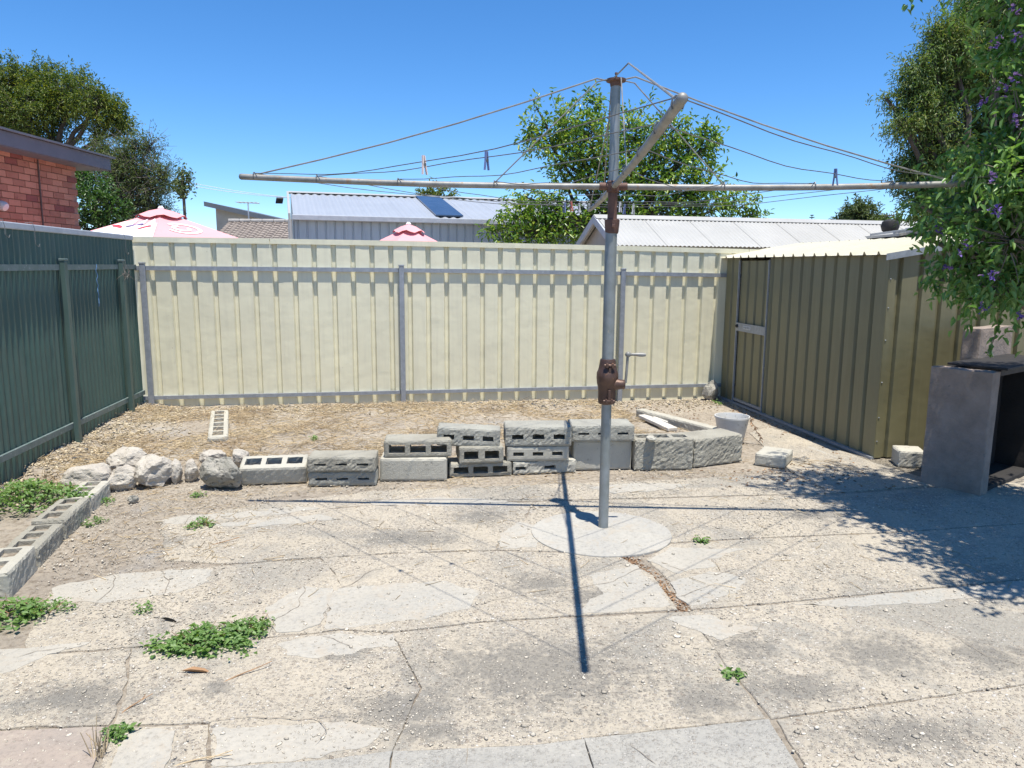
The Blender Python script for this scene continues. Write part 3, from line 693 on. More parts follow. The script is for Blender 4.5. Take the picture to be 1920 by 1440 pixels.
# ------------------------------------------------------------------ block barbecue on the right
q1 = G(1838, 930); q0 = G(1727, 905); bd = (q0 - q1).normalized(); br = Vector((-bd.y, bd.x, 0))
if br.x < 0: br = -br
BL = (q0 - q1).length + .01; BH = .835
bbq = empty('barbecue', q1 + bd * .2 + br * .4, 'grey rendered block barbecue with black hotplate in the shade under the bush', 'barbecue')
def slabwall(name, O, d, L, r, T, H0, H1, m_, par, seed):
    mb = MB(); k1, k2, k3 = max(2, int(L / .04)), max(2, int(T / .05)), max(2, int((H1 - H0) / .04))
    def surf(a, b, c):
        nonlocal mb
    bm = bmesh.new(); bmesh.ops.create_cube(bm, size=1)
    bmesh.ops.subdivide_edges(bm, edges=bm.edges[:], cuts=9, use_grid_fill=True)
    for v in bm.verts:
        x, y, z = v.co + Vector((.5, .5, .5)); p = O + d * (x * L) + r * (y * T) + Vector((0, 0, H0 + z * (H1 - H0)))
        e = sum(1 for t in (x, y, z) if t < .01 or t > .99); c = O + d * L / 2 + r * T / 2 + Vector((0, 0, (H0 + H1) / 2))
        n_ = noise.noise_vector(p * 9 + Vector((seed, 0, 0))) * .004; v.co = p + n_ - (p - c).normalized() * (.006 if e >= 2 else 0)
    me_ = bpy.data.meshes.new(name); bm.to_mesh(me_); bm.free(); return link(name, me_, M[m_], par)
slabwall('left_pier', q1, bd, BL, br, .12, -.03, BH, 'render', bbq, 1)
slabwall('back_wall', q1 + bd * (BL - .13) + br * .125, bd, .12, br, .80, -.03, BH - .01, 'soot_shade', bbq, 2)
slabwall('right_pier', q1 + br * .93, bd, BL, br, .12, -.03, BH, 'soot_shade', bbq, 3)
slabwall('hearth', q1 + bd * .02 + br * .125, bd, BL - .16, br, .80, -.02, .03, 'soot_shade', bbq, 5)
slabwall('splash_back', q1 + bd * (BL - .10) + br * .50, bd, .12, br, .60, BH + .002, BH + .24, 'render', bbq, 4)
MB().box(q1 + bd * (BL / 2 - .06) + br * .56 + Vector((0, 0, BH + .018)), (BL - .02, .95, .016), bd, br).build('hotplate', M['dark'], bbq, bevel=.003)
MB().box(q1 + bd * (.012) + br * .53 + Vector((0, 0, BH - .012)), (.018, .80, .05), bd, br).build('plate_edge', M['dark'], bbq, bevel=.003)

# ------------------------------------------------------------------ rotary clothes hoist
hb = G(1131, 990); hx, hy = hb.x, hb.y
hoist = empty('clothes_hoist', (hx, hy, .013), 'galvanised rotary clothes hoist with rusty gearbox on round concrete footing', 'clothes hoist')
def zat(px): return D(1140, px, hy).z
HZ = zat(350); TOPZ = zat(150)
ax = lambda z: Vector((hx + .004 * z, hy, z))
MB().lathe((hx, hy, 0), [(.0285, .005), (.0285, zat(745))], 24).build('lower_post', M['galv_tube'], hoist, True)
MB().lathe((hx, hy, 0), [(.0325, zat(690)), (.0325, zat(425))], 24).build('outer_tube', M['galv_tube'], hoist, True)
MB().lathe((hx + .003, hy, 0), [(.0265, zat(430)), (.0255, HZ)], 20).build('inner_tube', M['rustdark'], hoist, True)
MB().lathe((hx + .004, hy, 0), [(.0265, HZ), (.0255, TOPZ)], 20).build('top_tube', M['galv_tube'], hoist, True)
c_ = MB().lathe((hx + .003, hy, 0), [(.034, zat(438)), (.037, zat(434)), (.041, zat(416)), (.041, zat(412)), (.030, zat(411))], 20).build('collar', M['rustdark'], hoist, True)
MB().box((hx + .003, hy - .043, zat(424)), (.018, .012, .016)).build('set_bolt', M['rustdark'], c_, bevel=.002)
# gearbox: lofted cast-iron housing, two clamp bolts, boss, crank, ball, grip
gb_ = empty('gearbox', (hx, hy, zat(757))); gb_.location = Vector(gb_.location) - Vector(hoist.location); gb_.parent = hoist
prof = [(757, .040, .040), (755, .048, .047), (748, .050, .050), (735, .050, .052), (726, .052, .056), (718, .058, .066), (708, .061, .074), (699, .060, .072), (694, .053, .060), (686, .048, .050), (676, .044, .046), (673, .040, .042)]
mb = MB(); n_ = 24
for (py, rx, ry) in prof:
    for j in range(n_):
        a = 2 * pi * j / n_; mb.v.append((hx + rx * cos(a), hy + ry * sin(a), zat(py)))
for i in range(len(prof) - 1):
    for j in range(n_): mb.f.append((i * n_ + j, i * n_ + (j + 1) % n_, (i + 1) * n_ + (j + 1) % n_, (i + 1) * n_ + j))
mb.f.append(tuple(range(n_))[::-1]); mb.f.append(tuple((len(prof) - 1) * n_ + j for j in range(n_)))
mb.build('housing', M['rust'], gb_, True)
for py in (683, 749):
    z_ = zat(py); MB().tube([(hx - .026, hy - .060, z_), (hx + .036, hy - .060, z_)], .0085, 10).build('clamp_bolt', M['rust'], gb_, True)
    for sx in (-.010, .020): MB().box((hx + sx, hy - .050, z_), (.014, .045, .026)).build('clamp_lug', M['rust'], gb_, bevel=.004)
MB().box((hx + .006, hy - .056, zat(694)), (.016, .02, .05)).build('casting_rib', M['rust'], gb_, bevel=.004)
MB().box((hx + .006, hy - .052, zat(738)), (.016, .03, .06)).build('casting_rib', M['rust'], gb_, bevel=.004)
zb_ = zat(719); MB().lathe((hx + .03, hy - .02, zb_), [(.034, 0), (.031, .03), (.027, .042), (.027, .062), (.022, .068)], 18, (1, -.25, 0)).build('shaft_boss', M['rust'], gb_, True)
ct = Vector((hx + .107, hy - .03, zat(663)))
MB().tube([(hx + .098, hy - .035, zb_ + .01), (hx + .102, hy - .033, zb_ + .07), ct], .0075, 10).build('crank_arm', M['galv_old'], gb_, True)
MB().lathe(ct - Vector((.016, 0, 0)), [(.002, 0), (.011, .004), (.016, .014), (.015, .024), (.009, .032), (.0085, .038)], 16, (1, 0, -.03)).build('crank_knuckle', M['galv_old'], gb_, True)
MB().lathe(ct + Vector((.02, 0, 0)), [(.0075, 0), (.0085, .02), (.0115, .045), (.0115, .062), (.009, .078), (.003, .081)], 14, (1, 0, -.03)).build('hand_grip', M['galv_old'], gb_, True)
# hub, arms, stays, lines
hubc = Vector((hx + .004, hy, HZ))
hub = MB().lathe(hubc - Vector((0, 0, .03)), [(.030, 0), (.036, .004), (.036, .054), (.030, .06)], 20).build('hub', M['rustdark'], hoist, True)
PH = -2.0; ARM = {'l': (180, 2.03, .047), 'r': (0, 1.86, .022), 'n': (270, 1.96, .040), 'f': (90, 1.96, .02)}
AD = {}
for k, (a, R_, dz) in ARM.items():
    an = radians(a + PH); d = Vector((cos(an), sin(an), 0)); AD[k] = (d, R_, dz)
    MB().tube([hubc + d * .02, hubc + d * .075 + Vector((0, 0, dz * .05))], .0205, 14).build('arm_socket', M['rustdark'], hub, True)
    pts = [hubc + d * (.05 + (R_ - .05) * t) + Vector((0, 0, dz * t - .012 * sin(pi * t))) for t in np.linspace(0, 1, 9)]
    ar = MB().tube(pts, .0165, 14).build('arm', M['galv_old'], hoist, True)
    e_ = pts[-1]; MB().lathe(e_ - d * .004, [(.0168, 0), (.0168, .008), (.013, .016), (.005, .020)], 14, d).build('arm_end', M['galv_old'], ar, True)
def apt(k, t, up=.017):
    d, R_, dz = AD[k]; return hubc + d * (.05 + (R_ - .05) * t) + Vector((0, 0, dz * t - .012 * sin(pi * t) + up))
capc = Vector((hx + .004, hy, TOPZ))
tc = MB().lathe(capc - Vector((0, 0, .012)), [(.030, -.02), (.034, 0), (.052, .004), (.052, .016), (.030, .018)], 16).build('top_cap', M['rustdark'], hoist, True)
MB().lathe(capc + Vector((0, 0, .006)), [(.007, 0), (.005, .02), (.009, .024), (.007, .032)], 10).build('cap_pin', M['rustdark'], tc, True)
for k in AD:
    d = AD[k][0]; sd_ = Vector((-d.y, d.x, 0))
    for t, rr, off in ((.30, .0034, .016), (.965, .0042, -.016)):
        b = apt(k, t, .012); a0 = capc + d * .045 + sd_ * off; a1 = capc + d * .10 + sd_ * off + Vector((0, 0, .012 if t > .5 else -.012))
        if k == 'n' and t > .5: a1 = capc + d * .12 + Vector((.05, 0, .055))
        sag = .03 if t > .5 and k in 'lr' else 0
        pts = [a0, a1] + [a1.lerp(b, u) - Vector((0, 0, sag * sin(pi * u))) for u in (.2, .4, .6, .8)] + [b]
        MB().tube(pts, rr, 6).build('stay_wire', M['galv_old'], hoist, True)
rnd = random.Random(8); RINGS = (.30, .565, .79, .965)
hooks = {}
for k in AD:
    for t in RINGS:
        p = apt(k, t, 0); d = AD[k][0]; sd_ = Vector((-d.y, d.x, 0))
        MB().tube([p + sd_ * .018 * cos(a) + Vector((0, 0, .003 + .024 * sin(a))) for a in np.linspace(-.7, pi + .7, 8)], .003, 5).build('line_hook', M['wire'], hoist)
LINES = {}
for ka, kb in (('n', 'l'), ('n', 'r'), ('f', 'l'), ('f', 'r')):
    for t in RINGS:
        a, b = apt(ka, t, .022), apt(kb, t, .022); sg_ = .03 + .05 * rnd.random(); ph = rnd.uniform(0, 6)
        pts = [a.lerp(b, u) - Vector((0, 0, sg_ * sin(pi * u))) + Vector((0, 0, .006 * sin(u * 14 + ph) * sin(pi * u))) for u in np.linspace(0, 1, 15)]
        MB().tube(pts, .0021, 5).build('line_wire', M['wire'], hoist); LINES[ka + kb, t] = pts
# pegs on the lines, each a thing of its own
def peg(p, m_, lab, along, lean=0.0):
    along = Vector((along.x, along.y, 0)).normalized(); cr = Vector((-along.y, along.x, 0)); up = (Vector((0, 0, 1)) + along * lean).normalized()
    e = empty('clothes_peg', p - up * .05, lab, 'peg', 'clothes pegs left on the hoist lines')
    for s in (-1, 1):
        mb = MB(); A = p + up * .024 + cr * .0035 * s; B = p - up * .01 + cr * .0055 * s; C_ = p - up * .052 + cr * .011 * s
        mb._bar(A, B, along, cr, .0095, .005); mb._bar(B, C_, along, cr, .0095, .0045); mb.build('prong', m_, e)
    MB().tube([p - up * .012 - along * .007, p - up * .012 + along * .007], .0065, 8).build('spring', M['wire'], e)
def on_line(key, px):
    best = None
    L_ = LINES[key]
    for a, b in zip(L_[:-1], L_[1:]):
        for u in np.linspace(0, 1, 12):
            q = a.lerp(b, u); v = q - CAM; x = 960 + F * v.dot(IR) / v.dot(_F)
            if best is None or abs(x - px) < best[0]: best = (abs(x - px), q, b - a)
    return best[1], best[2]
for key, px, mk, lab in [
    (('nl', .965), 795, 'peg_pink', 'pale pink peg hanging highest on the front left line'),
    (('nl', .79), 911, 'peg_blue', 'dark blue peg on the front left line right of the pink peg'),
    (('nr', .79), 1567, 'peg_blue', 'blue peg on the front right line nearest the bush'),
    (('fl', .965), 1060, 'peg_blue', 'blue peg low on the back line left of the hoist pole'),
    (('fl', .79), 1072, 'peg_red', 'red peg on the back line left of the hoist pole'),
    (('fl', .965), 1086, 'peg_white', 'white peg on the back line closest left of the hoist pole'),
    (('fr', .79), 1162, 'peg_white', 'white peg just right of the hoist pole on the back line'),
    (('fr', .965), 1170, 'peg_blue', 'blue peg low right of the hoist pole over the white roof'),
    (('fr', .965), 1187, 'peg_white', 'white peg farthest right on the back right line'),
    (('nr', .965), 1800, 'peg_white', 'white peg at the right arm tip against the bush')]:
    q, al = on_line(key, px); peg(q, M[mk], lab, al, rnd.uniform(-.12, .12))

# ------------------------------------------------------------------ concrete blocks
def block_mesh(L, Dp, H, axis, holes, rough, seed, split_front=0.0, cell=.018):
    """x along length, y depth from the front, z up; holes (u0,u1,v0,v1) run through the block along axis"""
    A, Bv, T = (L, H, Dp) if axis == 'y' else (L, Dp, H)
    def grid(n, ext, edges):
        e = sorted(set([0.0, ext] + [round(q, 5) for q in edges])); out = []
        for a, b in zip(e[:-1], e[1:]):
            k = max(1, int(round((b - a) / cell))); out += [a + (b - a) * i / k for i in range(k)]
        return out + [ext]
    U = grid(0, A, [q for h in holes for q in h[:2]]); V_ = grid(0, Bv, [q for h in holes for q in h[2:]]); W_ = grid(0, T, [])
    def solid(i, j, k):
        if not (0 <= i < len(U) - 1 and 0 <= j < len(V_) - 1 and 0 <= k < len(W_) - 1): return False
        cu, cv = (U[i] + U[i + 1]) / 2, (V_[j] + V_[j + 1]) / 2
        return not any(h[0] < cu < h[1] and h[2] < cv < h[3] for h in holes)
    idx = {}; mb = MB()
    def vid(i, j, k):
        if (i, j, k) not in idx:
            u, v, t = U[i], V_[j], W_[k]; x, y, z = (u, t, v) if axis == 'y' else (u, v, t)
            p = Vector((x, y, z)); e = [x < 1e-6 or x > L - 1e-6, y < 1e-6 or y > Dp - 1e-6, z < 1e-6 or z > H - 1e-6]
            c = Vector((L / 2, Dp / 2, H / 2))
            if sum(e) >= 2:
                for ax_ in range(3):
                    if e[ax_]: p[ax_] += (.004 + .005 * abs(noise.noise(p * 11 + Vector((seed, 3, 1))))) * (1 if p[ax_] < c[ax_] else -1)
            nv = .35 * noise.noise_vector(p * 20 + Vector((seed * 5.3, seed, 0))) + 1.0 * noise.noise_vector(p * 75 + Vector((seed * 2.3, 0, seed)))
            am = .8 * rough * (1 + (.55 * split_front / max(rough, 1e-4) if y < 1e-6 else 0))
            nv.z *= 0.35 if z < 1e-6 else 1
            p += nv * am
            idx[i, j, k] = len(mb.v); mb.v.append(tuple(p))
        return idx[i, j, k]
    for i in range(len(U) - 1):
        for j in range(len(V_) - 1):
            for k in range(len(W_) - 1):
                if not solid(i, j, k): continue
                for (di, dj, dk), q in (((-1, 0, 0), [(0, 0, 0), (0, 0, 1), (0, 1, 1), (0, 1, 0)]), ((1, 0, 0), [(1, 0, 0), (1, 1, 0), (1, 1, 1), (1, 0, 1)]),
                                        ((0, -1, 0), [(0, 0, 0), (1, 0, 0), (1, 0, 1), (0, 0, 1)]), ((0, 1, 0), [(0, 1, 0), (0, 1, 1), (1, 1, 1), (1, 1, 0)]),
                                        ((0, 0, -1), [(0, 0, 0), (0, 1, 0), (1, 1, 0), (1, 0, 0)]), ((0, 0, 1), [(0, 0, 1), (1, 0, 1), (1, 1, 1), (0, 1, 1)])):
                    if not solid(i + di, j + dj, k + dk): mb.f.append(tuple(vid(i + a, j + b, k + c) for a, b, c in q))
    bm = bmesh.new(); me_ = mb.mesh('block'); bm.from_mesh(me_); bmesh.ops.recalc_face_normals(bm, faces=bm.faces[:]); bm.to_mesh(me_); bm.free()
    return me_
def holes_for(style, L, Bv):
    if style == 'cav': n, wf, v0, v1 = 3, .235, .26, .74
    elif style == 'cav2': n, wf, v0, v1 = 2, .32, .26, .74
    elif style == 'slot': n, wf, v0, v1 = 3, .17, .42, .56
    elif style == 'oval': n, wf, v0, v1 = 3, .17, .36, .62
    elif style == 'oval2': n, wf, v0, v1 = 2, .17, .36, .62
    elif style == 'ladder': n, wf, v0, v1 = 6, .125, .24, .76
    else: return []
    out = []
    for i in range(n):
        c = L * (i + .5) / n if n < 4 else L * (i + .5) / n
        c = L / 2 + (c - L / 2) * .93
        out.append((c - wf * L / 2, c + wf * L / 2, v0 * Bv, v1 * Bv))
    if style == 'oval2': out = [(a - .07, b - .07, c, d) for a, b, c, d in out]
    return out
SEED = [0]
def place_block(label, P0, P1, H, Dp, style, axis, m_, rough=.003, split=.0, tilt=0, roll=0, name='concrete_block', group='loose concrete blocks of the low wall'):
    SEED[0] += 1; d = P1 - P0; L = sqrt(d.x ** 2 + d.y ** 2)
    me_ = block_mesh(L, Dp, H, axis, holes_for(style, L, H if axis == 'y' else Dp), rough, SEED[0], split)
    me_.materials.append(M[m_]); o = bpy.data.objects.new(name, me_); COL.objects.link(o)
    o.location = P0; o.rotation_euler = (tilt, roll, atan2(d.y, d.x)); tag(o, label, 'block', group); return o
def gblock(label, bl, br, top_y, zb=0.0, Dp=.2, style='', axis='y', m_='block', H=None, **kw):
    P0, P1 = G(bl[0], bl[1], zb), G(br[0], br[1], zb)
    if H is None: H = D(bl[0], top_y, P0.y).z - zb
    P0.z = P1.z = zb; o = place_block(label, P0, P1, H, Dp, style, axis, m_, **kw); return zb + H
gblock('grey hollow block tipped forward with three dark cavities on top, beside the lichened rock', (449, 911), (576, 906), 880, Dp=.205, style='cav', axis='z', m_='block_pale', H=.13, tilt=radians(12))
t = gblock('lower of two stacked rough blocks with thin slots, left of the smooth block', (578, 913), (706, 911), 885, style='slot', m_='block_grey', split=.005)
gblock('upper of two stacked rough blocks with thin slots and pale flat top', (576, 886), (704, 885), 857, zb=t, style='slot', m_='block', split=.006)
t = gblock('smooth blank block on the ground under a block with three square cavities', (712, 903), (838, 902), 860, m_='block_pale', rough=.0015, Dp=.22)
gblock('block showing three square cavities, resting on the smooth blank block', (720, 859), (847, 857), 826, zb=t, style='cav', m_='block', Dp=.21)
t7 = gblock('block with three square cavities lying at the bottom of the pile centre', (842, 896), (960, 892), 870, style='cav', m_='block', Dp=.2)
t6 = gblock('short block with two square cavities sandwiched mid pile, turned slightly', (861, 871), (945, 868), 839, zb=t7, style='cav2', m_='block', Dp=.3)
gblock('rough grey block with three holes tilted on top of the pile', (818, 836), (937, 836), 800, zb=t6 + .001, style='oval', m_='block_grey', split=.006, Dp=.17, roll=radians(3.0))
t8 = gblock('low rough block with two round holes at the bottom beside the three cavity block', (962, 891), (1080, 886), 866, style='oval2', m_='block_pale', split=.01, Dp=.24, rough=.005)
t9 = gblock('shaded block with three oval holes in the middle of the pile', (950, 866), (1067, 864), 838, zb=t8, style='oval', m_='block_pale', rough=.002, Dp=.19)
gblock('rough block with three diamond holes topping the middle stack', (947, 838), (1072, 837), 801, zb=t9, style='oval', m_='block_grey', split=.008, Dp=.25)
t11 = gblock('large smooth block left of the hoist post under a slotted block', (1074, 883), (1184, 880), 827, m_='block_pale', rough=.0015, Dp=.24)
gblock('rough block with thin slots behind the hoist post, on the large smooth block', (1072, 829), (1190, 828), 798, zb=t11, style='slot', m_='block_grey', split=.004, Dp=.25)
P0, P1 = G(1190, 838, .155), G(1272, 836, .155); P0.z = P1.z = .0
place_block('half buried hollow block with open cavities behind the rough corner block', P0, P1, .19, .19, 'cav2', 'z', 'block')
t14 = gblock('rough faced hollow block with mortar lump on its rim, right of the hoist post', (1189, 883), (1299, 881), 824, m_='block', style='cav', axis='z', split=.010, Dp=.2, rough=.005)
gblock('large split faced solid block at the right end of the low wall', (1301, 878), (1391, 866), 824, m_='block', split=.012, Dp=.26, rough=.004)
P0, P1 = G(1414, 872), G(1471, 880); P0.z = P1.z = -.001
place_block('small flat pale block apart from the wall near the shed', P0, P1, .095, .30, '', 'y', 'block_pale', .003, .003)
P0, P1 = G(1683, 877), G(1735, 880); place_block('white block half hidden between the shed and the barbecue', P0, P1, .135, .2, '', 'y', 'block_pale', .003, .004)
# mortar lump on the rim of the rough block
def rock(name, label, c, r, m_, seed, cat='rock', group=None, sub=3, am=.28, rotz=0, sink=.12):
    bm = bmesh.new(); bmesh.ops.create_icosphere(bm, subdivisions=sub, radius=1)
    rr = random.Random(seed); planes = [(Vector((rr.gauss(0, 1), rr.gauss(0, 1), rr.gauss(0, 1))).normalized(), rr.uniform(.60, .9)) for _ in range(9)]
    for v in bm.verts:
        p = v.co.copy()
        for nrm, dd in planes:
            q = p.dot(nrm)
            if q > dd: p -= nrm * (q - dd) * .88
        p += v.co.normalized() * (noise.noise(v.co * 2.1 + Vector((seed, 0, 0))) * am * .5 + noise.noise(v.co * 6.3 + Vector((0, seed, 0))) * am * .22 + noise.noise(v.co * 15 + Vector((0, seed, 4))) * am * .09)
        v.co = p
    co = [v.co for v in bm.verts]; cz, sz = cos(rotz), sin(rotz)
    for v in bm.verts:
        x, y, z = v.co.x * r[0], v.co.y * r[1], v.co.z * r[2]; v.co = Vector((c[0] + x * cz - y * sz, c[1] + x * sz + y * cz, c[2] + z))
    me_ = bpy.data.meshes.new(name); bm.to_mesh(me_); bm.free()
    o = link(name, me_, M[m_]); return tag(o, label, cat, group)
p = G(1222, 826, t14); rock('mortar_lump', 'pale drip of mortar on the rim of the rough hollow block', (p.x, p.y + .02, t14 + .012), (.04, .045, .022), 'block_pale', 31, 'mortar')
# rocks of the left border
GR = 'limestone rocks edging the bed'
for (x0, x1, y0, y1, zb, m_, sd_, lab, dp) in [
    (110, 186, 881, 927, .01, 'rock', 3, 'flat pinkish limestone rock leftmost of the border', 1.0),
    (200, 262, 845, 888, .06, 'rock', 7, 'pointed limestone rock behind the border beside the rubble', .9),
    (192, 246, 880, 922, .0, 'rock', 11, 'pale limestone rock wedged at the end of the hollow block edging', .9),
    (240, 318, 861, 915, .0, 'rock', 15, 'largest white limestone rock of the border', .9),
    (312, 340, 862, 907, .0, 'rock', 19, 'narrow upright pale rock right of the largest white rock', .9),
    (337, 372, 865, 904, .0, 'rock', 23, 'small pitted rock between the narrow rock and the lichened rock', .9),
    (367, 449, 858, 921, .0, 'rock_moss', 27, 'round grey lichened rock next to the hollow block', .8),
    (370, 418, 848, 872, .07, 'rock', 33, 'low pale rock lying behind the lichened rock', .8),
    (428, 462, 843, 874, .07, 'rock', 37, 'small pinkish rock behind the left end of the block wall', .9),
    (238, 256, 931, 944, .0, 'rock_moss', 41, 'small loose grey stone lying on the dirt', .8)]:
    b = G((x0 + x1) / 2, y1, zb); sc_ = (b - CAM).length / F; rx = (x1 - x0) / 2 * sc_; rz = (y1 - y0) / 2 * sc_ * .98
    rock('rock', lab, (b.x, b.y + rx * .75 * dp, zb + rz * .84), (rx * 1.04, rx * dp * .95, rz * 1.08), m_, sd_, 'rock', GR, 4, rotz=sd_ * .1)
# rubble in the corner by the shed
p = G(1330, 748, 0); rock('rock', 'grey broken rock in the corner between fence and shed', (p.x, p.y - .06, .10), (.10, .09, .13), 'rock_moss', 51, 'rock')
# hollow block edging, four blocks end to end on the left
ed = (EA - EB).normalized(); e0 = G(209, 926)
labs = ['hollow edging block nearest the rocks', 'second hollow edging block from the rocks, beside the weeds', 'third hollow edging block with a red chip in a cavity', 'hollow edging block at the left frame edge']
segs = [((172, 963), (209, 927), 937 - 963), ((124, 1011), (172, 965), 0), ((74, 1063), (122, 1012), 0), ((20, 1122), (72, 1065), 0)]
for i, (a, b, _) in enumerate(segs):
    P0, P1 = G(*a), G(*b); d = (P1 - P0).normalized(); P1 = P1 - d * .004; P0 = P0 - Vector((0, 0, .03)); P1 = Vector((P1.x, P1.y, P0.z))
    bo = place_block(labs[i], P0, P1, .03 + (.10, .115, .10, .125)[i], .17, 'cav' if i != 3 else 'cav2', 'z', ('block_pale', 'block', 'block', 'block_pale')[i], .003, .003, group='hollow edging blocks on the left')
    Lb = (P1 - P0).length; hb_ = .03 + (.10, .115, .10, .125)[i]
    fm = MB().box((Lb / 2, .085, (hb_ - .022) / 2), (Lb * .86, .095, hb_ - .024)).mesh('soil_fill'); fm.materials.append(M['soil']); fo_ = bpy.data.objects.new('soil_fill', fm); COL.objects.link(fo_); fo_.parent = bo
# ladder-like breeze block lying in the bed
P0, P1 = G(384, 832, .06), G(392, 776, .06); zz = gz(P0.x + .1, P0.y + .4) - .01; P0.z = P1.z = zz
d = (P1 - P0).normalized(); r_ = Vector((d.y, -d.x, 0)); Q0 = P0 + r_ * .18
me_ = block_mesh((P1 - P0).length * .92, .16, .055, 'z', holes_for('ladder', (P1 - P0).length * .92, .16), .003, 77)
me_.materials.append(M['block_pale']); o = bpy.data.objects.new('breeze_block', me_); COL.objects.link(o); o.location = Q0; o.rotation_euler = (0, 0, atan2(d.y, d.x))
tag(o, 'ladder shaped hollow block lying alone on the dry bed', 'block')
# edging strip and flaking boards by the pot
P0, P1 = Vector(KB), Vector(KA); P0.z = P1.z = .0; 
place_block('long pale concrete edging strip running back from the wall end', P0 + Vector((0, .0, 0)), P1, .105, .10, '', 'y', 'block_pale', .004, name='edging_strip', group=None)
for i, (a, b, wd) in enumerate([((1206, 768), (1262, 790), .10), ((1232, 772), (1260, 778), .14)]):
    A, B = G(*a, .12), G(*b, .12); 
    mb = MB(); d = (B - A).normalized(); z_ = gz((A.x + B.x) / 2, (A.y + B.y) / 2) + .03
    A.z = z_ + .012; B.z = z_ - .002 * i; bm = bmesh.new()
    mb._bar(A, B, Vector((-d.y, d.x, 0)), Vector((0, 0, 1)), wd, .03); o = mb.build('board_fragment', M['timber_white'], None, False, ['long flaking white board fragment lying on the bed near the pot', 'short broken white board fragment beside the longer board'][i], 'board', bevel=.005)
# planter pot
pb = G(1372, 832); pb = Vector((pb.x, pb.y + .03, 0))
pot = MB().lathe(pb, [(.095, 0), (.100, .004), (.142, .225), (.148, .226), (.148, .240), (.139, .240), (.134, .224), (.095, .03), (.0, .03)], 40).build('planter_pot', M['white_plastic'], None, True, 'empty chalky white plastic pot at the right end of the block wall', 'pot')
rs = np.random.RandomState(12); p = pb + Vector((.14, -.02, .235)); pts = [p + Vector((.012 * i + .008 * sin(i * 2), -.004 * i, -.022 * i)) for i in range(10)]
vn = MB().tube(pts, .003, 5); vo = vn.build('withered_vine', M['litter'], None, False, 'withered brown vine hanging over the rim of the white pot', 'vine')
A = np.array([list(q) for q in pts]); A = np.repeat(A, 3, 0); link('leaf', leaf_mesh('leaf', A, rs.normal(size=A.shape) + np.array([0, 0, -.6]), rs, .03, .012), M['litter'], vo)

# ------------------------------------------------------------------ weeds
def weed(label, px, py, rx, ry, h, n, seed, L=.032, group='green weeds in the paving', z=None):
    rs = np.random.RandomState(seed); c = G(px, py, 0); s = (c - CAM).length / F; RX = rx * s; sn = abs((c - CAM).normalized().z); RY = max(RX * .5, min(RX * 1.3, ry * s / sn * .8))
    zz = gz(c.x, c.y) + .004 if z is None else z; zz = max(zz, 0.0)
    RX *= .92; RY *= .85; k = max(5, n // 11); a = rs.uniform(0, 2 * pi, k); r = np.sqrt(rs.uniform(0, 1, k)); lob = 1 + .3 * np.sin(3 * a + seed)
    C = np.stack([c.x + RX * r * lob * np.cos(a), c.y + RY * r * lob * np.sin(a), np.full(k, zz) + h * (1 - .75 * r) * rs.uniform(.4, 1, k)], 1)
    e = empty('weed', (c.x, c.y, zz), label, 'weed', group)
    root = np.stack([c.x + (C[:, 0] - c.x) * .5, c.y + (C[:, 1] - c.y) * .5, np.full(k, zz)], 1)
    link('stems', twigs_mesh('stems', root, C, .0022, .0014), M['lf_weed'], e)
    P = C[:, None, :] + rs.normal(size=(k, 9, 3)) * np.array([L * .55, L * .55, L * .3]); P[..., 2] = np.maximum(P[..., 2], zz + .003)
    T = rs.normal(size=(k, 9, 3)) * np.array([1, 1, .28]) + np.array([0, 0, .15])
    sz = np.repeat(rs.uniform(.55, 1.35, k), 9); link('leaves', leaf_mesh('leaves', P.reshape(-1, 3), T.reshape(-1, 3), rs, L * .74 * sz, L * .46 * sz, .2), M['lf_weed'], e)
    if n > 150:
        ii_ = rs.randint(0, k, 14); link('dry_shoots', twigs_mesh('dry_shoots', root[ii_], C[ii_] + rs.normal(size=(14, 3)) * np.array([.03, .03, .012]) + np.array([0, 0, .015]), .0022, .001), M['litter'], e)['kind'] = 'stuff'
for i, (lab, px, py, rx, ry, h, n) in enumerate([
    ('largest spreading green weed on the paving, left of centre', 385, 1208, 82, 32, .05, 900), ('side shoot of weed right of the largest weed patch', 472, 1180, 36, 20, .05, 260),
    ('weed patch at the left frame edge beside the paving', 25, 1155, 48, 26, .06, 420), ('leafy weed just right of the patch at the left edge', 92, 1150, 26, 16, .07, 200),
    ('tall leafy weed clump behind the hollow edging blocks', 55, 962, 82, 32, .16, 1500), ('small weed growing on the dirt right of the edging blocks', 375, 988, 24, 12, .05, 160),
    ('tiny weed beside the second edging block', 180, 982, 14, 8, .04, 90), ('tiny weed against the edging block nearest the rocks', 199, 942, 12, 9, .045, 80),
    ('tiny weed alone on the left paving near grey topping', 266, 1148, 10, 6, .035, 60), ('small weed at the corner of the pink slab', 222, 1377, 15, 9, .03, 110),
    ('tiny weed in the joint right of the hoist footing', 1313, 1016, 12, 6, .03, 70), ('small weed in the slab joint on the right foreground', 1374, 1268, 14, 7, .03, 60),
    ('tiny weed in front of the lichened rock', 373, 931, 9, 5, .03, 50), ('tiny weed on the bed behind the block wall', 596, 838, 9, 5, .04, 50), ('dark weed in the corner against the shed', 1343, 757, 10, 7, .05, 70)]):
    weed(lab, px, py, rx, ry, h, n, 60 + i, .036 if n > 300 else .028)
rs = np.random.RandomState(91); c = G(185, 1420); A = np.repeat(np.array([[c.x, c.y, 0]]), 12, 0) + rs.normal(size=(12, 3)) * np.array([.012, .012, 0])
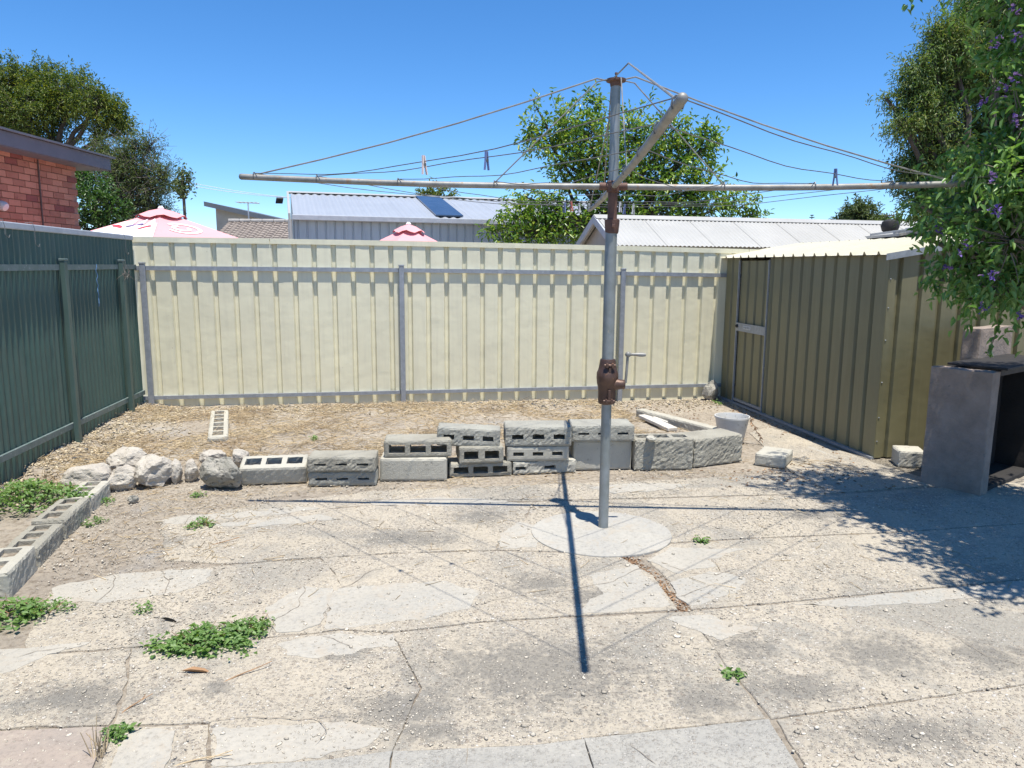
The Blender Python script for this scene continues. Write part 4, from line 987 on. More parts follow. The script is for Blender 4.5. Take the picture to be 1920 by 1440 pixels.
o = link('dry_weed', twigs_mesh('dry_weed', A, A + rs.normal(size=(12, 3)) * np.array([.03, .03, .02]) + np.array([0, 0, .085]), .0022, .0012), M['straw']); tag(o, 'dry straw coloured weed stalk standing beside the pink slab', 'weed')

# ------------------------------------------------------------------ loose litter: gravel, rubble, straw (uncountable)
def stones(name, label, XY, rz, m_, seed, flat=.6):
    rs = np.random.RandomState(seed); n = len(XY); z = np.maximum(hgt(XY[:, 0], XY[:, 1]), np.where(rz[:, 1] > 0, .0015, -1)); r = rz[:, 0][:, None]
    base = np.array([[1, 0, 0], [0, 1, 0], [-1, 0, 0], [0, -1, 0], [0, 0, 1], [0, 0, -1], ], float)
    base = np.concatenate([base, unit(np.array([[1, 1, 1], [-1, 1, 1], [-1, -1, 1], [1, -1, 1.]]))])
    tri = np.array([[0, 6, 4], [6, 1, 4], [1, 7, 4], [7, 2, 4], [2, 8, 4], [8, 3, 4], [3, 9, 4], [9, 0, 4], [0, 1, 6], [1, 2, 7], [2, 3, 8], [3, 0, 9], [1, 0, 5], [2, 1, 5], [3, 2, 5], [0, 3, 5]])
    V = base[None] * (1 + .28 * rs.normal(size=(n, 10, 1))); a = rs.uniform(0, 2 * pi, n); ca, sa = np.cos(a)[:, None], np.sin(a)[:, None]
    el = rs.uniform(.65, 1.3, n)[:, None]; x, y = V[..., 0] * el, V[..., 1] / el
    V = np.stack([(x * ca - y * sa) * r + XY[:, :1], (x * sa + y * ca) * r + XY[:, 1:], V[..., 2] * r * flat + (z + rz[:, 0] * flat * .55)[:, None]], -1)
    me_ = mesh_np(name, V.reshape(-1, 3), 3, ((np.arange(n) * 10)[:, None] + tri.ravel()).ravel())
    return tag(link(name, me_, M[m_], None, base=False), label, kind='stuff')
rs = np.random.RandomState(21)
def scatter(n, x0, x1, y0, y1, dens):
    P = np.stack([rs.uniform(x0, x1, n), rs.uniform(y0, y1, n)], 1); return P[rs.uniform(0, 1, n) < dens(P[:, 0], P[:, 1])]
def nz(x, y, f, s):
    return np.array([noise.noise(Vector((a * f, b * f, s))) for a, b in zip(x, y)]) * .5 + .5
def bed_mask(x, y): return (hgt(x, y) > .02).astype(float)
shedx = lambda y: 2.41 + (8.66 - y) * .161
def yard(x, y): return ((x > -3.7 + (7.3 - y) * .15) & (x < shedx(y) - .03) & (y < 7.25 + (x + 3.8) * .2053)).astype(float)
P = scatter(52000, -3.2, 3.2, 2.0, 5.4, lambda x, y: yard(x, y) * np.clip((nz(x, y, 1.6, 2) - .30) * 2.4 + .8 * (x < -1.55) * (y > 3.5), .05, 1) * (1 - bed_mask(x, y)))
stones('loose_gravel', 'small pale gravel strewn over the paving', P, np.stack([rs.uniform(.0018, .0048, len(P)) * (1 + 1.0 * (rs.uniform(0, 1, len(P)) > .94)), np.ones(len(P))], 1), 'gravel', 1)
def fstrip(x, y):
    df = (7.30 + (x + 3.8) * .2053) - y; dg = x - (-3.247 - (y - 4.573) * .1515)
    return np.maximum(np.exp(-(df / .45) ** 2) * .7, np.exp(-(np.maximum(dg, 0) / .42) ** 2) * (y > 4.3)) * yard(x, y) * ((hgt(x, y) > .0) | (y > 5))
P = scatter(48000, -3.8, 2.6, 3.8, 8.5, lambda x, y: fstrip(x, y))
stones('cream_rubble', 'cream crushed limestone rubble heaped along the fences', P, np.stack([rs.uniform(.005, .013, len(P)), np.zeros(len(P))], 1), 'rubble', 2, .8)
P = scatter(9000, -3.8, 2.3, 4.3, 8.5, lambda x, y: fstrip(x, y) * np.clip((nz(x, y, 2.5, 9) - .35) * 1.6, 0, .8))
stones('dark_gravel', 'dark bluish gravel mixed in the rubble along the fences', P, np.stack([rs.uniform(.006, .013, len(P)), np.zeros(len(P))], 1), 'bluestone', 3, .9)
P = scatter(14000, -3.6, 2.6, 4.0, 8.5, lambda x, y: yard(x, y) * np.clip((nz(x, y, 2.2, 5) - .35) * 2.2, .08, 1) * (.25 + .75 * bed_mask(x, y)))
stones('bed_pebbles', 'small pale pebbles in the dry bed', P, np.stack([rs.uniform(.003, .008, len(P)), np.zeros(len(P))], 1), 'gravel', 4, .7)
def straws(name, label, P, m_, seed, L, r, up=.10):
    rs = np.random.RandomState(seed); n = len(P); z = np.maximum(hgt(P[:, 0], P[:, 1]), .001) + .004
    A = np.concatenate([P, z[:, None]], 1); a = rs.uniform(0, 2 * pi, n); l = L * rs.uniform(.35, 1.3, n)
    B = A + np.stack([np.cos(a) * l, np.sin(a) * l, np.abs(rs.normal(size=n)) * l * up], 1); ok = yard(B[:, 0], B[:, 1]) > 0; A, B = A[ok], B[ok]
    B[:, 2] = np.maximum(B[:, 2], np.maximum(hgt(B[:, 0], B[:, 1]), .001) + .003)
    return tag(link(name, twigs_mesh(name, A, B, r, r * .6), M[m_], None, base=False), label, kind='stuff')
P = scatter(30000, -3.6, 2.5, 4.6, 8.5, lambda x, y: yard(x, y) * np.clip((nz(x, y, 1.5, 14) - .30) * 2.6, .03, 1) * bed_mask(x, y))
straws('straw_litter', 'dry straw lying over the garden bed', P, 'straw', 5, .12, .0024, .2)
P = scatter(9000, -3.2, 2.6, 3.2, 5.8, lambda x, y: yard(x, y) * (.03 + .97 * np.exp(-((np.interp(x, LX, LY) - .10 - y) / .22) ** 2) * np.clip((nz(x, y, 2.3, 3) - .38) * 3, 0, 1) + .5 * np.exp(-((x + 1.95) / .4) ** 2) * (y > 3.6) * (y < 4.8)) * (1 - bed_mask(x, y)))
straws('dry_grass_litter', 'dry grass and twigs lying on the dirt before the blocks', P, 'straw', 6, .08, .0018, .06)
P = scatter(9000, -2.6, 2.7, 3.0, 8.4, lambda x, y: yard(x, y) * np.clip(1.0 * np.exp(-((x - 2.15) / .5) ** 2) * np.exp(-((y - 5.25) / .28) ** 2) + .7 * np.exp(-((shedx(y) - .14 - x) / .12) ** 2) + .6 * np.exp(-((x - 1.7) / .5) ** 2) * np.exp(-((y - 7.7) / .35) ** 2) + .25 * np.exp(-((x - .3) / .9) ** 2) * np.exp(-((y - 5.3) / .1) ** 2), 0, 1))
z = np.maximum(hgt(P[:, 0], P[:, 1]), .001) + .004
o = link('leaf_litter', leaf_mesh('leaf_litter', np.concatenate([P, z[:, None]], 1), rs.normal(size=(len(P), 3)) * np.array([1, 1, .12]), rs, .03, .012), M['litter'], None, base=False); tag(o, 'brown dead leaves drifted by the shed and blocks', kind='stuff')
# debris in the open crack beside the footing
ca, cb = G(1170, 1043), G(1285, 1144); k = 900; tt = rs.uniform(0, 1, k); P = np.stack([ca.x + (cb.x - ca.x) * tt + rs.normal(size=k) * .03, ca.y + (cb.y - ca.y) * tt + rs.normal(size=k) * .02], 1)
o = link('crack_litter', leaf_mesh('crack_litter', np.concatenate([P, np.full((k, 1), -.004)], 1), rs.normal(size=(k, 3)) * np.array([1, 1, .1]), rs, .02, .008), M['litter'], None, base=False); tag(o, 'brown leaf litter filling the open slab joint by the footing', kind='stuff')
# a few single fallen things on the paving
def fallen(name, label, cat, px, py, L, ang, m_, seed, W=None):
    rs = np.random.RandomState(seed); c = G(px, py); 
    if W: o = link(name, leaf_mesh(name, np.array([[c.x, c.y, .010]]), np.array([[cos(ang), sin(ang), .03]]), rs, L, W), M[m_])
    else:
        mb = MB(); d = Vector((cos(ang), sin(ang), 0)); mb.tube([Vector((c.x, c.y, .007)) + d * L * t + Vector((.01 * sin(t * 7), .01 * cos(t * 5), .012 * sin(pi * t))) for t in np.linspace(-.5, .5, 8)], [.0035 - .0003 * i for i in range(8)], 6)
        mb.tube([Vector((c.x, c.y, .010)) + d * L * .1, Vector((c.x, c.y, .02)) + d * L * .3 + Vector((.03, .02, 0))], .0015, 5); o = mb.build(name, M[m_])
    tag(o, label, cat)
fallen('twig', 'forked dry twig on the paving below the largest weed', 'twig', 455, 1268, .24, .75, 'litter', 1)
fallen('twig', 'short thin twig on the paving left of the foreground', 'twig', 248, 1328, .13, 1.2, 'litter', 2)
fallen('fallen_leaf', 'curled brown leaf lying below the largest weed', 'leaf', 340, 1262, .10, .05, 'litter', 3, .022)
fallen('fallen_leaf', 'dark grey green leaf lying left of the largest weed', 'leaf', 300, 1163, .075, -.2, 'dark', 4, .022)
fallen('twig', 'pale dry stick across the paving at the bottom edge', 'twig', 375, 1430, .2, .2, 'straw', 5)
fallen('twig', 'dry stick on the dirt by the small weed', 'twig', 415, 1020, .2, .6, 'litter', 6)

# ------------------------------------------------------------------ brick house at the left
WX = -6.4; wy0, wy1 = 7.2, 11.25
house = empty('brick_house', (WX - 1.5, 9.5, 0), 'red brick house with blue grey fascia beyond the green fence', 'house')
MB().box((WX - 1.51, (wy0 + wy1) / 2, 1.46), (3.0, wy1 - wy0, 2.92)).build('wall', M['mortar'], house)
bh, bl_ = .086, .24; bme = None; rb = random.Random(3); nb = 0
mats_b = [M['brick'], mat('brick_pale', (.44, .23, .15), (.39, .20, .13), 4, .9, 0, .5, 120), mat('brick_dark', (.235, .085, .065), (.19, .075, .06), 4, .9, 0, .5, 120)]
bms = []
for mm in mats_b:
    b_ = MB().box((0, 0, 0), (.018, bl_ - .010, bh - .011)).mesh('brick'); b_.materials.append(mm); bms.append(b_)
row = 0; z_ = 2.90 - bh
while z_ > 1.45 and nb < 290:
    y_ = wy1 - (.12 if row % 2 else 0) - bl_ / 2
    while y_ - bl_ / 2 > 7.55:
        o = bpy.data.objects.new('brick', rb.choices(bms, [6, 3, 1])[0]); COL.objects.link(o); o.parent = house
        o.location = Vector((WX + .002 + rb.uniform(0, .003), y_, z_ + bh / 2)) - Vector(house.location); nb += 1; y_ -= bl_
    row += 1; z_ -= bh
# end wall facing the camera side beyond the corner
fz = 3.04
MB().box((WX + .30, (wy0 + 11.55) / 2, fz - .075), (.03, 11.75 - wy0, .17)).build('fascia', M['fascia'], house)
MB().box((WX - 1.1, (wy0 + 11.55) / 2, fz - .16), (2.78, 11.7 - wy0, .02)).build('eave_lining', M['fascia'], house)
mb = MB(); mb.hexa([(WX + .36, wy0 - .1, fz + .015), (WX + .36, 11.72, fz + .015), (WX - 3, 11.72, fz + .26), (WX - 3, wy0 - .1, fz + .26), (WX + .36, wy0 - .1, fz + .04), (WX + .36, 11.72, fz + .04), (WX - 3, 11.72, fz + .285), (WX - 3, wy0 - .1, fz + .285)])
mb.build('roof', M['fascia'], house)
yc = 5.9 / ((960 - 92) / F) * 1.0
MB().tube([(WX + .022, 10.35, 1.3), (WX + .022, 10.34, 2.2), (WX + .022, 10.35, 2.86)], .011, 8).build('conduit', M['wood'], house)
lp_ = D(10, 380, 9.45); MB().lathe((WX + .015, lp_.y, lp_.z), [(.03, 0), (.03, .02), (.055, .05), (.062, .10), (.05, .13), (.02, .145)], 14, (1, 0, -.5)).build('wall_lamp', M['peg_white'], house, True)

# ------------------------------------------------------------------ neighbours' sheds and roofs
def corr_roof(name, O, along, up, L, S, m_, par, pitch=.0762, depth=.018, n=6, thick=.002):
    O, along, up = Vector(O), Vector(along).normalized(), Vector(up).normalized(); nn = along.cross(up); nn = nn if nn.z > 0 else -nn
    mb = MB(); k = int(L / pitch * n)
    for i in range(k + 1):
        s = L * i / k; h = depth * .5 * (1 + cos(2 * pi * s / pitch)); a = O + along * s + nn * h; mb.v.append(tuple(a)); mb.v.append(tuple(a + up * S))
    for i in range(k): mb.f.append((2 * i, 2 * i + 2, 2 * i + 3, 2 * i + 1))
    b = len(mb.v); mb.v += [tuple(Vector(v) - nn * thick) for v in mb.v[:b]]
    for i in range(k): mb.f.append((b + 2 * i, b + 2 * i + 1, b + 2 * i + 3, b + 2 * i + 2)); mb.f.append((2 * i, b + 2 * i, b + 2 * i + 2, 2 * i + 2))
    return mb.build(name, M[m_], par, True)
# large pale blue steel shed
E0 = D(549, 403, 16.0); ea = Vector((1, .30, 0)).normalized(); eb = Vector((-ea.y, ea.x, 0))
R0_ = D(534, 361, 16 + 2.95 * .957 - .1)
LS = 9.2; run = 3.0; rise = R0_.z - E0.z; EZ = E0.z
nsh = empty('steel_shed', (E0.x + 2, E0.y + 2, 0), 'large pale steel shed with silver roof behind the back fence', 'shed')
upv = (eb * run + Vector((0, 0, rise))).normalized(); slen = sqrt(run * run + rise * rise)
nsheet = 12
for i in range(nsheet):
    corr_roof('roof_sheet', E0 + ea * (LS * i / nsheet) - upv * .12, ea, upv, LS / nsheet + .01, slen + .12, 'roof_silver', nsh, .19, .03, 6)
up2 = (-eb * run + Vector((0, 0, rise))).normalized()
corr_roof('roof_sheet', E0 + eb * 2 * run - up2 * .05, ea, up2, LS, slen + .05, 'roof_silver', nsh, .19, .03, 4)
RP = E0 + eb * run + Vector((0, 0, rise + .05)); mb = MB()
for uu in (upv, up2):
    mb._bar(RP - uu * .11 - ea * .05, RP - uu * .11 + ea * (LS + .05), uu, Vector((0, 0, 1)), .22, .005)
mb.build('ridge_cap', M['roof_white'], nsh)
i = 0; s_ = 0.0
while s_ < LS - .01:
    e_ = min(s_ + .76, LS); O = Vector((E0.x, E0.y, 0))
    sheet('wall_sheet', O, ea, eb, rib_offs(s_, e_ + .004, .19, .02, .014, .03), lambda s: 0.0, lambda s: EZ - .06, M['wall_blue'], nsh); s_ = e_
MB()._bar(E0 - ea * .02 - eb * .13 + Vector((0, 0, -.055)), E0 + ea * LS - eb * .13 + Vector((0, 0, -.055)), eb, Vector((0, 0, 1)), .11, .11).build('gutter', M['capgrey'], nsh, bevel=.01)
g0 = Vector((E0.x, E0.y, 0)); g1 = g0 + eb * 2 * run
mb = MB(); mb.add([g0 - ea * .01, g1 - ea * .01, g1 + Vector((0, 0, EZ - .03)), g0 + eb * run + Vector((0, 0, EZ + rise - .04)), g0 + Vector((0, 0, EZ - .03)),
                   g0 + ea * .03, g1 + ea * .03, g1 + ea * .03 + Vector((0, 0, EZ - .03)), g0 + ea * .03 + eb * run + Vector((0, 0, EZ + rise - .04)), g0 + ea * .03 + Vector((0, 0, EZ - .03))],
                  [(0, 1, 2, 3, 4), (9, 8, 7, 6, 5), (0, 4, 9, 5), (1, 6, 7, 2)]); mb.build('gable_wall', M['wall_blue'], nsh)
MB()._bar(E0 - ea * .07 + Vector((0, 0, -.03)), E0 - ea * .07 + eb * run + Vector((0, 0, rise - .02)), ea, Vector((0, 0, 1)), .05, .13).build('barge_board', M['roof_white'], nsh)
MB().tube([E0 - ea * .06 - eb * .1 + Vector((0, 0, -.1)), g0 - ea * .06 - eb * .1 + Vector((0, 0, .1))], .045, 8).build('downpipe', M['roof_white'], nsh)
fl = D(524, 376, 18.2); MB().box(fl, (.16, .10, .12), ea, None, (.3, -.3, .9)).build('floodlight', M['dark'], nsh)
# dark translucent roof panel
pu = 3.05; MB().hexa([E0 + ea * (pu + 0) + upv * .05 + Vector((0, 0, .045)), E0 + ea * (pu + .62) + upv * .05 + Vector((0, 0, .045)), E0 + ea * (pu + .62) + upv * (slen - .25) + Vector((0, 0, .045)), E0 + ea * pu + upv * (slen - .25) + Vector((0, 0, .045)),
                      E0 + ea * (pu + 0) + upv * .05 + Vector((0, 0, .075)), E0 + ea * (pu + .62) + upv * .05 + Vector((0, 0, .075)), E0 + ea * (pu + .62) + upv * (slen - .25) + Vector((0, 0, .075)), E0 + ea * pu + upv * (slen - .25) + Vector((0, 0, .075))]).build('solar_panel', M['glass'], nsh, label='dark blue solar panel on the silver roof')
# small gabled shed with white corrugated roof
A0 = D(1116, 405, 13.0); ra = Vector((1, .22, 0)).normalized(); rp = Vector((ra.y, -ra.x, 0)); hw = 1.08; rz_ = A0.z; ez_ = rz_ - .50; RL = 6.6
wsh = empty('white_roof_shed', A0 + ra * 3 - Vector((0, 0, A0.z)), 'low gabled shed with white corrugated roof behind the back fence', 'shed')
upn = (-rp * hw + Vector((0, 0, .50))).normalized(); upf = (rp * hw + Vector((0, 0, .50))).normalized(); sl = sqrt(hw * hw + .25)
for i in range(8): corr_roof('roof_sheet', A0 + rp * hw + Vector((0, 0, -.50)) - upn * .06 + ra * (RL * i / 8), ra, upn, RL / 8 + .012, sl + .06, 'roof_white', wsh, .0762, .018, 6)
corr_roof('roof_sheet', A0 - rp * hw + Vector((0, 0, -.50)) - upf * .06, ra, upf, RL, sl + .06, 'roof_white', wsh, .0762, .018, 4)
mb = MB()
for uu in (upn, upf):
    a_ = A0 - uu * .085 + Vector((0, 0, .026)); mb._bar(a_ - ra * .03, a_ + ra * RL, uu, Vector((0, 0, 1)), .17, .004)
mb.build('ridge_cap', M['roof_white'], wsh)
B0 = Vector((A0.x, A0.y, 0)) + ra * .12
mb = MB(); q = [B0 + rp * (hw - .05), B0 - rp * (hw - .05)]
mb.add([q[0], q[1], q[1] + Vector((0, 0, ez_)), B0 + Vector((0, 0, rz_ - .05)), q[0] + Vector((0, 0, ez_)), q[0] + ra * .03, q[1] + ra * .03, q[1] + ra * .03 + Vector((0, 0, ez_)), B0 + ra * .03 + Vector((0, 0, rz_ - .05)), q[0] + ra * .03 + Vector((0, 0, ez_))],
       [(0, 1, 2, 3, 4), (9, 8, 7, 6, 5), (0, 4, 9, 5), (1, 6, 7, 2)]); mb.build('gable_wall', M['gable'], wsh)
for s in (1, -1): MB()._bar(A0 - ra * .02 + rp * s * (hw + .08) + Vector((0, 0, -.50 - .09)), A0 - ra * .02 + Vector((0, 0, -.055)), ra, Vector((0, 0, 1)), .035, .13).build('barge_board', M['capgrey'], wsh)
for s in (1, -1): MB()._bar(B0 + rp * s * (hw - .06) + Vector((0, 0, ez_ / 2)), B0 + rp * s * (hw - .06) + ra * (RL - .2) + Vector((0, 0, ez_ / 2)), rp, Vector((0, 0, 1)), .04, ez_).build('side_wall', M['gable'], wsh)
# house with dark skillion roof, tiled house in front of it
c0_ = D(404, 386, 34); c1_ = D(560, 428, 34)
sk = empty('skillion_house', (c0_.x + 2, 36, 0), 'distant rendered house with steep dark skillion roof', 'house')
mb = MB(); zA, zB = D(404, 391, 34).z, D(524, 418, 34).z; xA, xB = c0_.x, D(524, 418, 34).x; sl_ = (zB - zA) / (xB - xA)
mb.add([(xA, 34, 0), (xB + 2, 34, 0), (xB + 2, 34, zB + 2 * sl_), (xA, 34, zA), (xA, 40, 0), (xB + 2, 40, 0), (xB + 2, 40, zB + 2 * sl_), (xA, 40, zA)], [(0, 1, 2, 3), (7, 6, 5, 4), (0, 3, 7, 4), (1, 5, 6, 2), (3, 2, 6, 7)]); mb.build('wall', M['gable'], sk)
mb = MB(); xs, xe = xA - .35, xB + 2.4; f_ = lambda x: zA + (x - xA) * sl_
mb.hexa([(xs, 33.6, f_(xs)), (xe, 33.6, f_(xe)), (xe, 40.4, f_(xe)), (xs, 40.4, f_(xs)), (xs, 33.6, f_(xs) + .2), (xe, 33.6, f_(xe) + .2), (xe, 40.4, f_(xe) + .2), (xs, 40.4, f_(xs) + .2)]); mb.build('roof', M['fascia'], sk)
th = empty('tiled_house', (D(450, 430, 27).x, 29, 0), 'house with grey brown tiled roof behind the pink umbrella', 'house')
xL, xR = D(385, 430, 26).x, D(640, 430, 26).x; zT, zE = D(450, 416, 28.2).z, D(450, 447, 26).z - .35; ye, yr = 25.7, 28.2
MB().box(((xL + xR) / 2, 28.2, zE / 2), (xR - xL - .6, 4.2, zE)).build('wall', M['gable'], th)
nr = 13; nc = int((xR - xL) / .30); tv = Vector((0, yr - ye, zT - zE)); tl = tv.length; tu = tv.normalized(); tn = Vector((1, 0, 0)).cross(tu)
def tile_mesh():
    mb = MB(); prof_ = [(-.15, .0), (-.11, .012), (-.05, .004), (0, .0), (.05, .016), (.10, .034), (.15, .006)]
    for yy, lift in ((0, .03), (tl / nr + .03, .0)):
        for x_, h_ in prof_: mb.v.append(tuple(Vector((x_, 0, 0)) + tu * yy + tn * (h_ + lift)))
    k = len(prof_)
    for i in range(k - 1): mb.f.append((i, i + 1, k + i + 1, k + i))
    b = len(mb.v); 
    for x_, h_ in prof_: mb.v.append(tuple(Vector((x_, 0, 0)) + tn * (h_ - .0)))
    for i in range(k - 1): mb.f.append((b + i, b + i + 1, i + 1, i))
    return mb
proto = tile_mesh(); tm = proto.mesh('tile'); tm.materials.append(M['tile']); cnt = 0
rf = MB().hexa([(xL, ye, zE - .06), (xR, ye, zE - .06), (xR, yr, zT - .06), (xL, yr, zT - .06), (xL, ye, zE - .01), (xR, ye, zE - .01), (xR, yr, zT - .01), (xL, yr, zT - .01)]).build('roof', M['tile'], th)
rest = MB()
for r in range(nr):
    for c in range(nc):
        wp = Vector((xL + .15 + c * .30, ye, zE)) + tu * (tl * r / nr)
        if r >= 4 and wp.x < D(540, 430, 27).x and cnt < 290:
            o = bpy.data.objects.new('roof_tile', tm); COL.objects.link(o); o.parent = th; o.location = wp - Vector(th.location); cnt += 1
        else: rest.add([Vector(v) + wp for v in proto.v], proto.f)
ro = rest.build('tile_courses', M['tile'], th); ro['kind'] = 'stuff'
for i in range(int((xR - xL) / .42)): MB().box((xL + .21 + i * .42, yr, zT + .05), (.41, .26, .11)).build('ridge_tile', M['tilecap'], th, bevel=.03)
# television antenna on the tiled roof
at = D(465, 380, 28.6); ab = Vector((at.x, 28.6, zT)); an_ = empty('tv_antenna', ab, 'thin television antenna on the tiled house roof', 'antenna')
MB().tube([ab - Vector((0, 0, .4)), at], .025, 6).build('mast', M['capgrey'], an_)
MB().tube([at + Vector((-.42, 0, .02)), at + Vector((.42, 0, -.02))], .022, 6).build('boom', M['capgrey'], an_)
for i in range(6): MB().tube([at + Vector((-.36 + i * .14, -.3, 0)), at + Vector((-.36 + i * .14, .3, 0))], .010, 5).build('element', M['capgrey'], an_)
# farther roof to the right of the garden shed and a dark roof ventilator
fr = empty('far_roof_house', (9.5, 13, 0), 'pale roofed neighbour building seen above the garden shed', 'house')
q0_, q1_ = D(1668, 437, 12.5), D(1790, 402, 14.5); 
zl = q0_.z
MB().hexa([(q0_.x, 12.2, zl - .06), (q0_.x + 3.4, 12.2, zl + .42), (q0_.x + 3.4, 16, zl + .42), (q0_.x, 16, zl - .06), (q0_.x, 12.2, zl - .02), (q0_.x + 3.4, 12.2, zl + .46), (q0_.x + 3.4, 16, zl + .46), (q0_.x, 16, zl - .02)]).build('roof', M['roof_white'], fr)
MB().box((q0_.x + 1.8, 14.2, (zl - .1) / 2), (3.1, 3.4, zl - .1)).build('wall', M['gable'], fr)
for i in range(5): MB()._bar(Vector((q0_.x + .02, 12.4 + i * .8, zl)), Vector((q0_.x + 3.4, 12.4 + i * .8, zl + .475)), Vector((0, 1, 0)), Vector((0, 0, 1)), .05, .04).build('roof_batten', M['galv'], fr)
vp = D(1669, 424, 13.4); vb = MB().lathe((vp.x, vp.y, vp.z - .13), [(.06, -.25), (.06, 0), (.13, .05), (.155, .13), (.13, .21), (.05, .25)], 20).build('roof_ventilator', M['dark'], fr, True)

# ------------------------------------------------------------------ umbrellas behind the fence
def umbrella(label, ap, R, drop, rot, seed, prints=False):
    e = empty('patio_umbrella', (ap.x, ap.y, 0), label, 'umbrella', 'pink patio umbrellas behind the back fence')
    MB().tube([(ap.x, ap.y, 0), (ap.x, ap.y, ap.z - .02)], .022, 10).build('pole', M['pole_white'], e, True)
    MB().lathe((ap.x, ap.y, -.005), [(.25, 0), (.25, .06), (.05, .09)], 20).build('base', M['pole_white'], e)
    n = 6; out = []
    def pt(a, t, lift=0):      # canopy surface: a in panel units, t 0..1 from the top; fabric bellies between ribs
        k = math.floor(a); fr_ = a - k; A1, A2 = rot + 2 * pi * k / n, rot + 2 * pi * (k + 1) / n
        P1 = Vector((cos(A1), sin(A1), 0)); P2 = Vector((cos(A2), sin(A2), 0)); d = P1.lerp(P2, fr_) * (R * t)
        z = -drop * t - .035 * sin(pi * fr_) * sin(pi * t) + lift
        return Vector((ap.x + d.x, ap.y + d.y, ap.z + z))
    for k in range(n):
        mb = MB(); na, nt_ = 8, 8
        for i in range(na + 1):
            for j in range(nt_ + 1): mb.v.append(tuple(pt(k + min(i / na, .9999), .10 + .90 * j / nt_)))
        for i in range(na):
            for j in range(nt_): a = i * (nt_ + 1) + j; mb.f.append((a, a + 1, a + nt_ + 2, a + nt_ + 1))
        mb.build('canopy_panel', M['pink'], e, True)
        MB().tube([pt(k, .1, -.02), pt(k, 1, -.02)], .008, 5).build('rib', M['pole_white'], e)
        A = Vector((cos(rot + 2 * pi * k / n), sin(rot + 2 * pi * k / n), 0))
    mb = MB(); q = 24
    for j, (rr, dz) in enumerate(((.02, .03), (.12, .0), (.245, -.075))):
        for i in range(q): a = 2 * pi * i / q; mb.v.append((ap.x + rr * R / 1.4 * cos(a), ap.y + rr * R / 1.4 * sin(a), ap.z + dz + (.02 * sin(a * 6 + seed) if j == 2 else 0)))
    for j in range(2):
        for i in range(q): mb.f.append((j * q + i, j * q + (i + 1) % q, (j + 1) * q + (i + 1) % q, (j + 1) * q + i))
    vt = mb.build('vent_cap', M['pink'], e, True)
    MB().lathe((ap.x, ap.y, ap.z + .015), [(.035, 0), (.04, .02), (.02, .05)], 10).build('finial', M['print_white'], vt, True)
    if prints:
        def patch(name, k, cf, m_, lift):
            mb = MB(); mb.v += [tuple(pt(k + a, t, lift)) for a, t in cf]; mb.f.append(tuple(range(len(cf)))); return mb.build(name, M[m_], e)
        return e, pt, patch
    return e, pt, None
ap = D(302, 396, 9.7)
ROT = radians(-69)
ue, pt, patch = umbrella('large pink umbrella with white fruit print and swirl logo, above the fence corner', ap, 1.75, .56, ROT, 2, True)
def strip(name, k, inner, outer, m_, lift):
    mb = MB(); n = len(inner); mb.v += [tuple(pt(k + a, t, lift)) for a, t in inner] + [tuple(pt(k + a, t, lift)) for a, t in outer]
    for i in range(n - 1): mb.f.append((i, i + 1, n + i + 1, n + i))
    return mb.build(name, M[m_], ue)
# panel 5 faces the camera on the left, panel 0 on the right
us = np.linspace(.06, .97, 24)
strip('printed_splash', 5, [(a, .25 + .07 * noise.noise(Vector((a * 7, 1, 2))) + .04 * sin(a * 21)) for a in us], [(a, .985) for a in us], 'print_white', .007)
for (ca_, ct_, ra_, rt_, mk, sl2) in ((.22, .385, .10, .028, 'print_red', .12), (.50, .335, .15, .03, 'print_purple', -.16), (.76, .40, .11, .026, 'print_red', -.16)):
    cf = []
    for a in np.linspace(0, 2 * pi, 18, endpoint=False):
        x, y = ra_ * cos(a) * (1 + .25 * sin(3 * a)), rt_ * sin(a) * (1 + .3 * cos(2 * a)); cf.append((ca_ + x, ct_ + y + sl2 * x))
    patch('printed_fruit', 5, cf, mk, .022)
sp = np.linspace(-2.5, 2.6, 30)
strip('swirl_logo', 0, [(.46 + .27 * cos(a), .37 + .085 * sin(a)) for a in sp], [(.46 + .33 * cos(a), .37 + .115 * sin(a)) for a in sp], 'print_white', .008)
sp = np.linspace(-.4, 4.6, 24)
strip('swirl_logo', 0, [(.45 + .11 * cos(a), .37 + .033 * sin(a)) for a in sp], [(.45 + (.17 + .01 * a) * cos(a), .37 + (.053 + .003 * a) * sin(a)) for a in sp], 'print_white', .008)
umbrella('small pink umbrella peeping over the middle of the fence', D(766, 425, 11.0), 1.3, .62, .3, 5)

# ------------------------------------------------------------------ trees and shrubs
def blobs(Y, lst): return [(tuple(D(x, y, Y + dy)), r * (Y + dy) / F) for x, y, r, dy in lst]
def base_at(px, Y): p = D(px, 500, Y); return (p.x, Y, -.012)
# citrus tree behind the fence
tree('citrus_tree', 'glossy green citrus tree behind the back fence, seen through the hoist', 'tree', base_at(1170, 15.6), D(1172, 440, 15.6),
     blobs(15.6, [(1060, 240, 48, 0), (1115, 200, 26, .2), (1105, 265, 55, -.3), (1000, 238, 22, 0), (1010, 262, 30, -.1), (1180, 250, 52, .3), (1250, 255, 48, 0), (1320, 262, 26, 0), (1300, 290, 48, .2),
                  (1070, 310, 50, -.2), (1150, 330, 70, 0), (1240, 330, 70, .2), (1315, 345, 40, -.2), (1230, 390, 75, 0), (1320, 395, 55, .3), (1380, 390, 34, 0), (1415, 400, 20, 0), (1010, 400, 45, -.4), (960, 410, 34, -.5), (985, 370, 22, -.3), (1060, 410, 50, -.5), (1000, 445, 50, -.5), (940, 440, 30, -.6), (1120, 430, 50, -.2), (1345, 250, 12, 0), (1005, 200, 12, 0)]),
     M['lf_citrus'], M['bark'], 300, 9, .105, .045, .20, .15, .11, 3, shell=.35, spread=.9)
